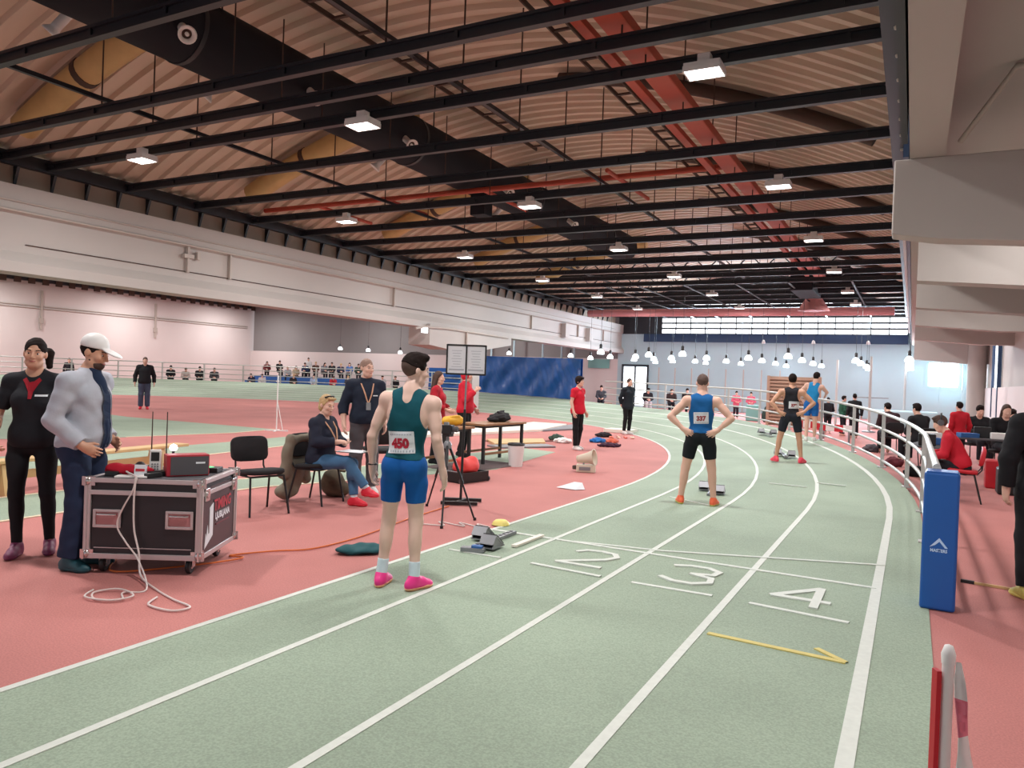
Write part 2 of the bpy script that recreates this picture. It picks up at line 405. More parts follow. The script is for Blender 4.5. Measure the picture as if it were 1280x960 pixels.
# frame bars and panels under the end window
fr=MB()
for x in (0.55,1.3,2.35): fr.box((x,46.95,1.6),(0.06,0.06,3.6))
for z in (0.9,1.75,3.5): fr.box((1.45,46.95,z),(1.9,0.06,0.06))
tag(fr.build('trim_2',M['wall_far']),'pale frame standing below the end window','frame',kind='structure')

# roof vault of corrugated sheets
VX=-8.9; HW=8.55
def vz(x): u=(x-VX)/HW; return 6.05+2.35*(1-u*u)
ceil=MB().box((-34.3,20,7.1),(33.4,57,0.2)).box((1.55,20,4.85),(2.7,57,0.2))
ceil=ceil.build('ceiling',M['concrete']); tag(ceil,'arched roof of tan corrugated sheets over black joists','ceiling',kind='structure')
P=0.44; prof=[(0,0),(0.07,0.0),(0.11,0.10),(0.33,0.10),(0.37,0.0),(P,0.0)]
NX=26; xs=[VX-HW+2*HW*i/NX for i in range(NX+1)]
m=MB(); v=[(x,py,vz(x)+pz) for x in xs for (py,pz) in prof]; k=len(prof)
m.add(v,[(i*k+j,i*k+j+1,(i+1)*k+j+1,(i+1)*k+j) for i in range(NX) for j in range(k-1)])
sheet=m.build('roof_sheet',M['roof'],ceil,fix=False); sheet.location=(0,-7,0)
y=-7+P
while y<YE-0.2: share(sheet,'roof_sheet',ceil,(0,y,0)); y+=P
# joists, hangers, longitudinal bars
JY=[-3.8,-1.8,0.2,2.2,4.15,6.1,8.05,9.03,9.98]+[11.9+1.98*i for i in range(0,18)]
jm=MB()
for z,h,w in ((5.83,0.04,0.11),(5.97,0.04,0.11),(5.90,0.12,0.03)): jm.box((-8.9,0,z),(16.95,w,h))
for i in range(12): jm.box((-16.9+i*1.46,0,5.90),(0.05,0.09,0.12))
jo=jm.build('ceiling_joist',M['steel_black'],ceil); jo.location=(0,JY[0],0)
for y in JY[1:]: share(jo,'ceiling_joist',ceil,(0,y,0))
for x in (-12.35,-6.35):
    MB().box((x,20,6.1),(0.07,53,0.07)).build('bracing_bar',M['steel_black'],ceil)
    rod=MB().tube([(0,0,6.0),(0,0,vz(x))],0.014,6).build('hanger_rod',M['duct_band'],ceil); rod.location=(x,JY[0],0)
    for y in JY[1:]: share(rod,'hanger_rod',ceil,(x,y,0))
rod=MB().tube([(0,0,6.0),(0,0,vz(-3))],0.012,6).build('hanger_rod',M['duct_band'],ceil); rod.location=(-3.0,JY[0],0)
for y in JY[1::1]: share(rod,'hanger_rod',ceil,(-3.0-0.4,y,0)); share(rod,'hanger_rod',ceil,(-9.2,y,0),None)
for x in (-.15,-2.2,-4.5,-6.55,-8.7,-10.7,-12.2,-14.0,-16.2): MB().box((x,39.5,5.785),(0.06,16,0.04)).build('lamp_rail',M['steel_black'],ceil)
# edge channels
MB().box((-0.42,20,5.92),(0.10,54,0.34)).box((-0.30,20,5.72),(0.22,54,0.05)).build('edge_channel',M['steel_black'],ceil)
MB().box((-17.2,20,5.86),(0.16,54,0.16)).box((-17.3,20,6.0),(0.3,54,0.12)).build('edge_channel',M['steel_black'],ceil)
MB().box((-17.4,20,5.7),(0.06,54,0.8)).build('backing_board',M['gusset_back'],ceil)
g=MB(); g.add([(0,-0.03,5.80),(0,-0.03,5.36),(0.16,-0.03,5.80),(0,0.03,5.80),(0,0.03,5.36),(0.16,0.03,5.80)],[(0,1,2),(3,5,4),(0,2,5,3),(1,4,5,2),(0,3,4,1)])
gus=g.build('gusset',M['steel_black'],ceil); gus.location=(-17.37,7.0,0)
y=7.8
while y<46: share(gus,'gusset',ceil,(-17.37,y,0)); y+=0.8
# left concrete beam, corbel and column
bm_=MB(); pr=[(-16.9,3.47),(-16.9,3.70),(-17.08,3.92),(-17.08,4.72),(-16.98,4.82),(-16.98,5.33),(-17.6,5.33),(-17.6,3.47)]
n=len(pr); bm_.add([(x,-7,z) for x,z in pr]+[(x,YE,z) for x,z in pr],[tuple(range(n)),tuple(range(n,2*n))[::-1]]+[(i,(i+1)%n,n+(i+1)%n,n+i) for i in range(n)])
lb=bm_.build('wall_beam_left',M['concrete']); tag(lb,'deep white concrete beam running along the left of the nave','beam',kind='structure')
for z,r in ((4.98,0.022),(4.78,0.03),(4.1,0.012)): MB().tube([(-16.95 if z>4.5 else -17.06,9.5 if z<4.5 else -6,z),(-16.95 if z>4.5 else -17.06,46,z)],r,6).build('conduit',M['conc_line'] if z>4.5 else M['duct_band'],lb)
for y in (13.6,15.0,22.6,34,40,44): MB().box((-17.03,y,4.45),(0.1,0.06,0.75)).build('downpipe',M['conc_line'],lb)
MB().box((-17.02,13.6,4.5),(0.14,0.3,0.1)).box((-17.0,13.9,4.55),(0.1,0.1,0.2)).build('junction_box',M['conc_line'],lb)
for y in (38,41.5): MB().box((-16.95,y,4.3),(0.3,0.5,0.75)).build('pilaster',M['concrete'],lb)
cb=MB(); pr=[(24.6,3.6),(31.4,3.6),(31.4,3.12),(28.9,2.78),(26.2,2.66),(24.6,2.78)]
n=len(pr); cb.add([(-16.75,y,z) for y,z in pr]+[(-17.75,y,z) for y,z in pr],[tuple(range(n)),tuple(range(n,2*n))[::-1]]+[(i,(i+1)%n,n+(i+1)%n,n+i) for i in range(n)])
cb.build('corbel',M['concrete'],lb)
for y in (28.6,): MB().box((-17.25,y,1.4),(0.6,0.6,2.8)).build('column',M['concrete'],lb)
MB().tube([(-16.72,23.6,3.35),(-16.72,24.2,3.45),(-16.72,25.8,3.5),(-16.72,31,3.45)],0.05,6).tube([(-16.7,27.3,3.5),(-16.7,27.3,2.7)],0.05,6).build('conduit',M['conc_line'],lb)
MB().box((-16.72,24.2,3.32),(0.06,0.35,0.2)).build('exit_light',M['pendant'],lb)
# dark truss strip under the left aisle's ceiling
tr=MB().box((XL+0.5,20,6.85),(0.4,54,0.35)); 
for i in range(60): tr.box((XL+0.75,-5+i*0.88,6.7),(0.12,0.4,0.4),mi=1)
tag(tr.build('trim_3',[M['steel_black'],M['duct_band']]),'dark truss strip along the top of the left wall','truss',kind='structure')
# right concrete beam, cross beams, wall
rb=MB().box((0.05,20,5.0),(0.34,54,1.6)).build('wall_beam_right',M['concrete']); tag(rb,'white concrete beam overhead along the right of the nave','beam',kind='structure')
MB().box((-0.16,28.5,5.0),(0.06,38,1.5)).box((-0.17,1.0,5.0),(0.06,16,1.5),mi=1).build('cladding',[M['blue_dark'],M['steel_black']],rb)
bo=MB().lathe([(0.035,0),(0.03,0.03),(0,0.035)],n=8).build('bolt',M['conc_line'],ceil); bo.location=(-0.30,7.0,5.69); bo.rotation_euler=(math.pi,0,0)
for i in range(1,12): share(bo,'bolt',ceil,(-0.30,7.0+0.8*i,5.69))
MB().box((-0.22,25,4.35),(0.05,26,0.22)).build('cladding_glint',M['rail'],rb)  # pale strip stands in for light reflected along the dark cladding
bk=MB(); pr=[(-0.27,3.38),(-0.27,4.2),(2.75,4.2),(2.75,3.1),(0.2,3.30)]
n=len(pr)
def xz_prism(mb,pr,y0,y1):
    n=len(pr); mb.add([(x,y0,z) for x,z in pr]+[(x,y1,z) for x,z in pr],[tuple(range(n)),tuple(range(n,2*n))[::-1]]+[(i,(i+1)%n,n+(i+1)%n,n+i) for i in range(n)])
xz_prism(bk,pr,9.4,9.75); bk.build('cross_beam',M['concrete'],rb,bevel=0.015)
for y in (13.2,17.4,22,28.0,37.0):
    b=MB(); z=3.3 if y<37 else 3.0
    xz_prism(b,[(0.0,z+0.05),(0.0,4.2),(2.75,4.2),(2.75,z-0.1),(1.9,z-0.1)],y,y+0.45); b.build('cross_beam',M['concrete'],rb)
MB().tube([(0.35,9.2,4.28),(0.75,8.4,4.7),(2.4,8.2,4.72)],0.03,6).build('conduit',M['conc_line'],rb)
wr=wall('wall_right',(XR+0.1,20,2.4),(0.2,57,4.8),'concrete','cream wall along the right aisle')
MB().box((XR-0.06,20,0.95),(0.1,56,1.9)).build('dado_panel',M['wall'],wr)
MB().tube([(2.35,37,0),(2.35,37,4.7)],0.35,18).build('round_column',M['concrete'],wr)
w4=MB().box((XR-0.08,31.5,2.6),(0.12,0.2,3.6)).box((XR-0.08,33.6,2.6),(0.12,0.2,3.6)).box((XR-0.08,32.5,4.4),(0.12,2.2,0.2)).build('window_4',M['blue_dark']); tag(w4,'tall narrow window with a dark frame in the right wall','window',kind='structure')
MB().box((XR-0.04,32.5,2.6),(0.02,1.9,3.4)).build('pane',M['window_glow'],w4)
# door on the far left of the end wall
dr=MB().box((-16.9,YE-0.05,1.35),(0.1,0.2,2.7)).box((-15.2,YE-0.05,1.35),(0.1,0.2,2.7)).box((-16.05,YE-0.05,2.7),(1.8,0.2,0.12)).box((-16.05,YE-0.05,1.35),(0.08,0.16,2.7)).build('door_1',M['steel_black']); tag(dr,'glazed double door with a dark frame in the end wall','door',kind='structure')
for x in (-16.47,-15.63): MB().box((x,YE-0.02,1.35),(0.72,0.04,2.5)).build('pane',M['window_glow'],dr)
MB().box((-18.6,YE-0.08,2.75),(1.5,0.08,0.6)).build('trim_4',M['door_teal'])['kind']='structure'
bpy.data.objects['trim_4']['label']='teal sign panel beside the glazed door'; bpy.data.objects['trim_4']['category']='panel'

# ------------------------------------------------------------------ railings
def railing(path, label, h=1.02, post_every=1, n=4, r=0.026, z0=0.14):
    t=thing('railing',label,'railing',(0,0,0))
    for k in range(n):
        zz=z0+(h-z0)*k/(n-1)
        MB().tube([(x,y,z+zz) for x,y,z in path],r if k<n-1 else r*1.15,8).build('rail',M['rail'],t)
    for i in range(0,len(path),post_every):
        x,y,z=path[i]
        MB().box((x,y,z+h/2),(0.06,0.06,h)).box((x,y,z+0.01),(0.14,0.14,0.02)).build('post',M['rail'],t)
    return t
def rail_path(s0,s1,n,off=0.02):
    return [tp(s0+(s1-s0)*i/n, frame(s0+(s1-s0)*i/n)[3]+off) for i in range(n+1)]
pa=[(0.19,6.75,0.0)]+[tp(s,4.07) for s in (-3.2,-1.4)]
pa+=rail_path(0.02,math.radians(66),66)
# posts only every ~2.1 m
def railing2(path,label,step,h=1.05,**k):
    t=railing(path,label,h,post_every=10**6,**k)
    acc=0; 
    for i in range(1,len(path)):
        d=(Vector(path[i])-Vector(path[i-1])).length; acc+=d
        if acc>=step:
            acc=0; x,y,z=path[i]
            MB().box((x,y,z+h/2),(0.065,0.065,h)).box((x,y,z+0.01),(0.15,0.15,0.02)).build('post',M['rail'],t)
    return t
railing2(pa,'grey steel railing curving round the outside of the near bend',2.1)
railing2(rail_path(math.radians(90),math.radians(178),70),'grey steel railing along the outside of the far bend',2.3)

# ------------------------------------------------------------------ blue tarpaulin hung on the railing
tm=MB(); NU,NV=110,26; v=[]
for i in range(NU+1):
    u=i/NU; s=math.radians(70.5)+(math.radians(97)-math.radians(70.5))*u
    p,nn,b,w=frame(s); bz=b*w
    for j in range(NV+1):
        q=j/NV
        off=0.12+0.05*math.sin(u*70+2*math.sin(q*5))*(0.4+0.6*q)+0.035*math.sin(u*31-q*9)+0.03*math.sin(u*150+q*14)*math.sin(q*3.1)
        hgt=2.05 if u<0.66 else 1.30
        if u>=0.66: off=-0.12-0.3*off
        c=tp(s,w-off)
        v.append((c[0],c[1],bz+0.02+hgt*(1-q)))
for i in range(NU+1):
    u=i/NU; s=math.radians(70.5)+(math.radians(97)-math.radians(70.5))*u
    w=frame(s)[3]
    for j in range(NV+1):
        a=v[i*(NV+1)+j]; c=tp(s,w+(0.02 if u<0.66 else 0.26)); v.append((c[0],c[1],a[2]))
f=[(i*(NV+1)+j,i*(NV+1)+j+1,(i+1)*(NV+1)+j+1,(i+1)*(NV+1)+j) for i in range(NU) for j in range(NV)]
tm.add(v,f,0,True)
o2=(NU+1)*(NV+1)
tm.add(v,[(o2+a,o2+d,o2+c,o2+b) for a,b,c,d in f],0,True)
tarp=tag(tm.build('tarpaulin',M['tarp'],fix=False),'large creased blue tarpaulin hung across the far end of the bend','tarpaulin')

# ------------------------------------------------------------------ ceiling lamps (each carries its own light)
ORD=['first','second','third','fourth','fifth','sixth','seventh','eighth','ninth']
lamp0=None
rows=((-13.5,'left row'),(-8.03,'middle row'),(-2.5,'right row'))
def ceiling_lamp(x,y,z,label,power,group):
    global lamp0
    t=thing('ceiling_lamp',label,'lamp',(x,y,z),0,group)
    if lamp0 is None:
        h=MB().box((0,0,0.06),(0.46,0.34,0.05)).box((0,0,0.15),(0.16,0.14,0.14)).box((0.23,0,0.01),(0.02,0.34,0.07)).box((-0.23,0,0.01),(0.02,0.34,0.07)).box((0,0.17,0.01),(0.46,0.02,0.07)).box((0,-0.17,0.01),(0.46,0.02,0.07)).build('housing',M['white_plastic'],t)
        l=MB().box((0,0,0.0),(0.44,0.32,0.03)).build('lens',M['lamp'],t)
        lamp0=(h,l)
    else:
        for s in lamp0: share(s,s.name.split('.')[0],t)
    area('lamp_light',(x,y,z-0.06),0.4,power,(1.0,0.97,0.95))
for x,rn in rows:
    for i in range(6):
        y=9.66+i*6.05
        if rn=='right row' and i>=5: y=38.8
        ceiling_lamp(x,y,5.62,'white box lamp under the black joists, %s from the front in the %s'%(ORD[i],rn),LAMP_W,'roof lamps under the joists')
    ceiling_lamp(x,3.6,5.62,'white box lamp of the %s, above and behind the viewer'%rn,LAMP_W,'roof lamps under the joists')
for i,x in enumerate((-25,-36,-47.5)):  # unseen fixtures put in to brighten the left aisle and its wall
    for j,y in enumerate((5,15,25,35,43.5)):
        ceiling_lamp(x,y,6.7,'added box lamp of the left aisle, %s line from the nave, %s from the rear'%(ORD[i],ORD[j]),LAMP_W*(1.6,1.9,2.5)[i],'added lamps of the left aisle')
for j,y in enumerate((3,12,20,30)):
    ceiling_lamp(1.5,y,4.45,'white box lamp in the right aisle, %s from the front'%ORD[j],30,'lamps of the right aisle')

# ------------------------------------------------------------------ bell pendants at the far end
bell=None
def pendant(x,y,z,label,group='bell pendants at the far end',r=0.20,top=5.7):
    global bell
    t=thing('pendant_lamp',label,'lamp',(x,y,z),0,group)
    if bell is None:
        sh=MB().lathe([(0.02,-0.11),(0.14,-0.11),(0.165,-0.08),(0.155,-0.01),(0.115,0.06),(0.06,0.11),(0.055,0.12)],n=16).build('shade',M['pendant'],t)
        ca=MB().lathe([(0.065,0.12),(0.065,0.30),(0.03,0.34)],n=12).build('cap',M['black'],t)
        bell=(sh,ca)
    else:
        for s in bell: share(s,s.name.split('.')[0],t)
    MB().tube([(0,0,0.33),(0,0,top-z)],0.008,5).build('cord',M['black'],t)
    l=bpy.data.lights.new('bell_light','POINT'); l.energy=9; l.color=(0.74,0.88,1.0); l.shadow_soft_size=0.12
    lo=bpy.data.objects.new('bell_light',l); COL.objects.link(lo); lo.location=(x,y,z-0.28)
    return t
PX=[
 (-0.15, 33.2, 2.9, 'white bell lamp, first from the camera in the first row counted from the right'),
 (-0.15, 37.81, 2.9, 'white bell lamp, second from the camera in the first row counted from the right'),
 (-0.15, 42.53, 2.9, 'white bell lamp, third from the camera in the first row counted from the right'),
 (-0.15, 46.4, 2.89, 'white bell lamp, fourth from the camera in the first row counted from the right'),
 (-2.2, 35.73, 2.9, 'white bell lamp, first from the camera in the second row counted from the right'),
 (-2.2, 39.3, 2.9, 'white bell lamp, second from the camera in the second row counted from the right'),
 (-2.2, 44.39, 2.9, 'white bell lamp, third from the camera in the second row counted from the right'),
 (-2.2, 46.4, 2.83, 'white bell lamp, fourth from the camera in the second row counted from the right'),
 (-4.5, 32.3, 2.9, 'white bell lamp, first from the camera in the third row counted from the right'),
 (-4.5, 36.64, 2.9, 'white bell lamp, second from the camera in the third row counted from the right'),
 (-4.5, 41.03, 2.9, 'white bell lamp, third from the camera in the third row counted from the right'),
 (-4.5, 45.04, 2.9, 'white bell lamp, fourth from the camera in the third row counted from the right'),
 (-6.55, 34.93, 2.9, 'white bell lamp, first from the camera in the fourth row counted from the right'),
 (-6.55, 38.34, 2.9, 'white bell lamp, second from the camera in the fourth row counted from the right'),
 (-6.55, 42.5, 2.9, 'white bell lamp, third from the camera in the fourth row counted from the right'),
 (-6.55, 46.4, 2.89, 'white bell lamp, fourth from the camera in the fourth row counted from the right'),
 (-8.7, 31.82, 2.9, 'white bell lamp, first from the camera in the fifth row counted from the right'),
 (-8.7, 36.08, 2.9, 'white bell lamp, second from the camera in the fifth row counted from the right'),
 (-8.7, 40.38, 2.9, 'white bell lamp, third from the camera in the fifth row counted from the right'),
 (-8.7, 44.22, 2.9, 'white bell lamp, fourth from the camera in the fifth row counted from the right'),
 (-10.7, 33.43, 2.9, 'white bell lamp, first from the camera in the sixth row counted from the right'),
 (-10.7, 37.12, 2.9, 'white bell lamp, second from the camera in the sixth row counted from the right'),
 (-10.7, 41.77, 2.9, 'white bell lamp, third from the camera in the sixth row counted from the right'),
 (-10.7, 44.21, 2.9, 'white bell lamp, fourth from the camera in the sixth row counted from the right'),
 (-12.2, 31.28, 2.9, 'white bell lamp, first from the camera in the seventh row counted from the right'),
 (-12.2, 36.03, 2.9, 'white bell lamp, second from the camera in the seventh row counted from the right'),
 (-12.2, 39.02, 2.9, 'white bell lamp, third from the camera in the seventh row counted from the right'),
 (-12.2, 42.59, 2.9, 'white bell lamp, fourth from the camera in the seventh row counted from the right'),
 (-14.0, 37.27, 2.9, 'white bell lamp, first from the camera in the eighth row counted from the right'),
 (-14.0, 41.1, 2.9, 'white bell lamp, second from the camera in the eighth row counted from the right'),
 (-14.0, 45.13, 2.9, 'white bell lamp, third from the camera in the eighth row counted from the right'),
 (-16.2, 39.97, 2.9, 'white bell lamp, first from the camera in the ninth row counted from the right'),
 (-37.96, 44.0, 3.32, 'white bell lamp over the left aisle, first from the left'),
 (-35.32, 44.0, 3.24, 'white bell lamp over the left aisle, second from the left'),
 (-32.43, 44.0, 3.12, 'white bell lamp over the left aisle, third from the left'),
 (-23.61, 44.0, 3.22, 'white bell lamp over the left aisle, fourth from the left'),
 (-17.65, 40.5, 3.03, 'white bell lamp over the left aisle, fifth from the left')]
for i,(x,y,z,lab) in enumerate(PX): pendant(x,y,z,lab,top=5.77 if x>-16.9 else 7.0)
for i,x in enumerate((-8.0,-5.2,-2.3)):
    s_=MB().lathe([(0.02,-0.12),(0.12,-0.12),(0.08,0.05),(0.03,0.1)],(x,YE-0.35,4.33),12).build('spot_lamp',M['white_plastic']); tag(s_,'small white spot lamp on the dark blue beam, %s from the left'%ORD[i],'lamp',group='spot lamps on the blue beam')

# ------------------------------------------------------------------ ducts and pipes under the roof
d=thing('ventilation_duct','big black round air duct running the length of the roof','duct',(-10.3,0,6.9))
MB().tube([(0,-6,0),(0,28.5,0)],0.55,28).build('duct_tube',M['duct_black'],d)
for y in (2,8,14,20,26):
    MB().lathe([(0.565,-0.04),(0.565,0.04)],(0,y,0),28,axis=(0,1,0)).build('joint_ring',M['steel_black'],d)
    MB().tube([(0.4,y+0.4,0.35),(0.4,y+0.4,1.3)],0.015,6).build('hanger_rod',M['steel_black'],d)
noz=None
for (dx,y,dz,ax) in ((0.5,7.6,-0.25,(0.75,-0.35,-0.55)),(0.5,10.3,-0.25,(0.75,-0.35,-0.55)),(0.5,13.2,-0.25,(0.75,-0.35,-0.55)),(0.5,17.6,-0.25,(0.75,-0.35,-0.55)),(0.5,21.9,-0.25,(0.75,-0.35,-0.55)),(-0.3,6.4,-0.4,(-0.5,-0.3,-0.7)),(-0.3,9.0,-0.4,(-0.5,-0.3,-0.7)),(-0.3,13.6,-0.4,(-0.5,-0.3,-0.7)),(-0.3,19,-0.4,(-0.5,-0.3,-0.7))):
    nz=MB().lathe([(0.07,-0.1),(0.07,0.30),(0.12,0.36),(0.135,0.39),(0.12,0.40),(0.075,0.37),(0.07,0.26)],n=18).lathe([(0.03,0.34),(0.03,0.375),(0,0.38)],n=12).build('jet_nozzle',M['white_plastic'],d)
    MB().lathe([(0.074,0.33),(0,0.335)],n=16).build('nozzle_core',M['duct_band'],nz)
    nz.location=(dx,y,dz); nz.rotation_euler=Vector((0,0,1)).rotation_difference(Vector(ax)).to_euler()
MB().box((0.2,17.0,-0.75),(0.42,0.42,0.7)).build('drop_box',M['duct_black'],d)
for i,y in enumerate((8.9,14.9,20.9,26.9,32.9)):
    for side,lab in ((-1,'left'),(1,'right')):
        xa=VX+side*(HW-1.3 if side<0 else HW-0.4); xb=-10.85 if side<0 else -7.0
        pts=[(xa+(xb-xa)*k/14,y,vz(xa+(xb-xa)*k/14)-(0.36 if side<0 else 0.16)) for k in range(15)]
        t=thing('branch_duct','%s insulated branch duct following the roof arch, %s from the front on the %s'%('tan' if side<0 else 'brown',ORD[i],lab),'duct',(0,0,0),group='branch ducts under the roof')
        MB().tube(pts,0.27 if side<0 else 0.13,16).build('duct_tube',M['duct_tan'] if side<0 else M['duct_band'],t)  # right tubes carry the vault's shade in their dark brown
        if side<0:
            for k in (5,10): MB().tube([pts[k],tuple(Vector(pts[k]).lerp(Vector(pts[k+1]),0.35))],0.285,16).build('joint_band',M['duct_band'],t)
rd=tag(MB().box((-3.5,14.5,6.2),(0.36,38,0.16)).build('red_duct',M['red_paint'],bevel=0.02),'wide flat rust red duct lying along the joists','duct')
rn=tag(MB().box((-3.92,14,6.18),(0.15,37,0.10)).build('red_channel',M['red_paint'],bevel=0.01),'narrow rust red channel beside the wide red duct','channel')
rp=tag(MB().tube([(-17.0,16.2,6.25),(-3.7,16.2,6.25)],0.065,10).build('red_pipe',M['red_paint']),'rust red pipe crossing the roof above the joists','pipe')
for i,(x,y0,y1) in enumerate(((-9.6,16.2,18.4),(-12.6,16.2,18.0),(-15,16.2,18.5),(-6.1,15.6,18.2))):
    MB().tube([(x,y0,6.25),(x+0.1,y1,6.2)],0.05,8).build('branch_pipe',M['red_paint'],rp)
pp=tag(MB().tube([(-17.0,41.4,5.55),(-0.9,41.4,5.55)],0.21,14).build('pink_pipe',M['pink_pipe']),'thick dull pink pipe crossing under the far joists','pipe')
fd=thing('transverse_duct','black square duct with a pink hood at the far right of the roof','duct',(0,0,0))
MB().box((-2.3,36.0,6.35),(3.7,0.9,0.85)).build('duct_tube',M['duct_black'],fd,bevel=0.03)
MB().box((-4.25,35.0,6.45),(0.9,3.2,1.5)).build('drop_box',M['duct_black'],fd,bevel=0.03)
MB().lathe([(0.75,0),(0.28,0.75)],(-4.35,38.9,5.35),4).build('hood',M['pink_pipe'],fd)
for (x,y0,y1,lab) in ((-4.35,3,26,'cable ladder hung under the roof beside the red channel'),(-6.9,6,14,'short black cable ladder in the middle of the roof')):
    t=thing('cable_ladder',lab,'cable tray',(x,0,6.35))
    for s in (-0.14,0.14): MB().box((s,(y0+y1)/2,0),(0.025,y1-y0,0.07)).build('side_rail',M['duct_band'],t)
    rg=MB().box((0,0,0),(0.28,0.05,0.03)).build('rung',M['duct_band'],t); rg.location=(0,y0+0.3,0)
    y=y0+0.8
    while y<y1: share(rg,'rung',t,(0,y,0)); y+=0.5
# dark truss work just before the far windows
for i,y in enumerate((29.5,33.6,37.6,43.4)):
    t=thing('roof_truss','black lattice truss across the roof, %s of those before the end wall'%ORD[i],'truss',(0,y,0),group='lattice trusses at the far end')
    MB().box((-8.9,0,6.62),(13,0.1,0.09)).build('top_chord',M['steel_black'],t)
    wb_=None
    for k in range(12):
        x=-14.8+k*1.08
        MB().bar((x,0,6.08),(x+0.54,0,6.6),0.04,0.04).bar((x+0.54,0,6.6),(x+1.08,0,6.08),0.04,0.04).build('web_bar',M['steel_black'],t)

# ------------------------------------------------------------------ people: one continuous signed-distance body each, meshed by surface nets
def nrm(v): v=np.array(v,float); return v/(np.linalg.norm(v)+1e-9)
def rotm(yaw=0,pitch=0,roll=0):
    """yaw + = turn left, pitch + = nod forward (down), roll + = tilt to the right"""
    y,p,r=math.radians(yaw),math.radians(pitch),math.radians(roll)
    Rz=np.array([[math.cos(y),-math.sin(y),0],[math.sin(y),math.cos(y),0],[0,0,1]])
    Rx=np.array([[1,0,0],[0,math.cos(p),math.sin(p)],[0,-math.sin(p),math.cos(p)]])
    Ry=np.array([[math.cos(r),0,math.sin(r)],[0,1,0],[-math.sin(r),0,math.cos(r)]])
    return Rz@Rx@Ry
def C_(a,b,ra,rb,k=0.03,cuts=(),op=1): return ('c',np.array(a,float),np.array(b,float),ra,rb,k,cuts,op)
def E_(c,r,R=None,k=0.03,cuts=(),op=1): return ('e',np.array(c,float),np.array(r,float),R,k,cuts,op)
def grow(pr,o):
    out=[]
    for p in pr:
        if p[0]=='c': out.append(('c',p[1],p[2],p[3]+o,p[4]+o)+p[5:])
        else: out.append(('e',p[1],p[2]+o)+p[3:])
    return out
def field(prims, h, post=None, pad=0.03):
    lo=[];hi=[]
    for p in prims:
        if p[-1]<0: continue
        if p[0]=='c':
            R=max(p[3],p[4]); lo.append(np.minimum(p[1],p[2])-R); hi.append(np.maximum(p[1],p[2])+R)
        else:
            R=p[2] if p[3] is None else np.abs(p[3])@p[2]
            lo.append(p[1]-R); hi.append(p[1]+R)
    lo=np.min(lo,0)-pad-h; hi=np.max(hi,0)+pad+h
    dims=np.ceil((hi-lo)/h).astype(int)+1
    F=np.full(dims,0.5,np.float32)
    ax=[lo[i]+h*np.arange(dims[i]) for i in range(3)]
    for p in prims:
        k=p[-3]; cuts=p[-2]; op=p[-1]
        if p[0]=='c':
            R=max(p[3],p[4])+k+2.2*h; a=np.minimum(p[1],p[2])-R; b=np.maximum(p[1],p[2])+R
        else:
            R=(p[2] if p[3] is None else np.abs(p[3])@p[2])+k+2.2*h; a=p[1]-R; b=p[1]+R
        i0=np.clip(np.floor((a-lo)/h).astype(int),0,dims); i1=np.clip(np.ceil((b-lo)/h).astype(int)+1,0,dims)
        if (i1<=i0).any(): continue
        sl=tuple(slice(i0[i],i1[i]) for i in range(3))
        X=ax[0][sl[0]][:,None,None]; Y=ax[1][sl[1]][None,:,None]; Z=ax[2][sl[2]][None,None,:]
        if p[0]=='c':
            A=p[1];D=p[2]-p[1]; L2=D@D+1e-9
            t=np.clip(((X-A[0])*D[0]+(Y-A[1])*D[1]+(Z-A[2])*D[2])/L2,0,1)
            d=np.sqrt((X-A[0]-t*D[0])**2+(Y-A[1]-t*D[1])**2+(Z-A[2]-t*D[2])**2)-(p[3]+(p[4]-p[3])*t)
        else:
            c=p[1]; q=[X-c[0],Y-c[1],Z-c[2]]
            if p[3] is not None:
                Rm=p[3]; q=[q[0]*Rm[0,i]+q[1]*Rm[1,i]+q[2]*Rm[2,i] for i in range(3)]
            r=p[2]; k0=np.sqrt((q[0]/r[0])**2+(q[1]/r[1])**2+(q[2]/r[2])**2); k1=np.sqrt((q[0]/r[0]**2)**2+(q[1]/r[1]**2)**2+(q[2]/r[2]**2)**2)+1e-6
            d=k0*(k0-1)/k1
        for (pt,nv) in cuts: d=np.maximum(d,(X-pt[0])*nv[0]+(Y-pt[1])*nv[1]+(Z-pt[2])*nv[2])
        S_=F[sl]
        if op>0:
            if k>0:
                hh=np.maximum(k-np.abs(S_-d),0)/k; F[sl]=np.minimum(S_,d)-hh*hh*k*0.25
            else: F[sl]=np.minimum(S_,d)
        else:
            d=-d; kk=max(k,1e-4); hh=np.maximum(kk-np.abs(S_-d),0)/kk; F[sl]=np.maximum(S_,d)+hh*hh*kk*0.25
    if post is not None:
        F=post(F,ax[0][:,None,None],ax[1][None,:,None],ax[2][None,None,:]).astype(np.float32)
    F[0]=F[-1]=0.5; F[:,0]=F[:,-1]=0.5; F[:,:,0]=F[:,:,-1]=0.5
    return F,lo,h
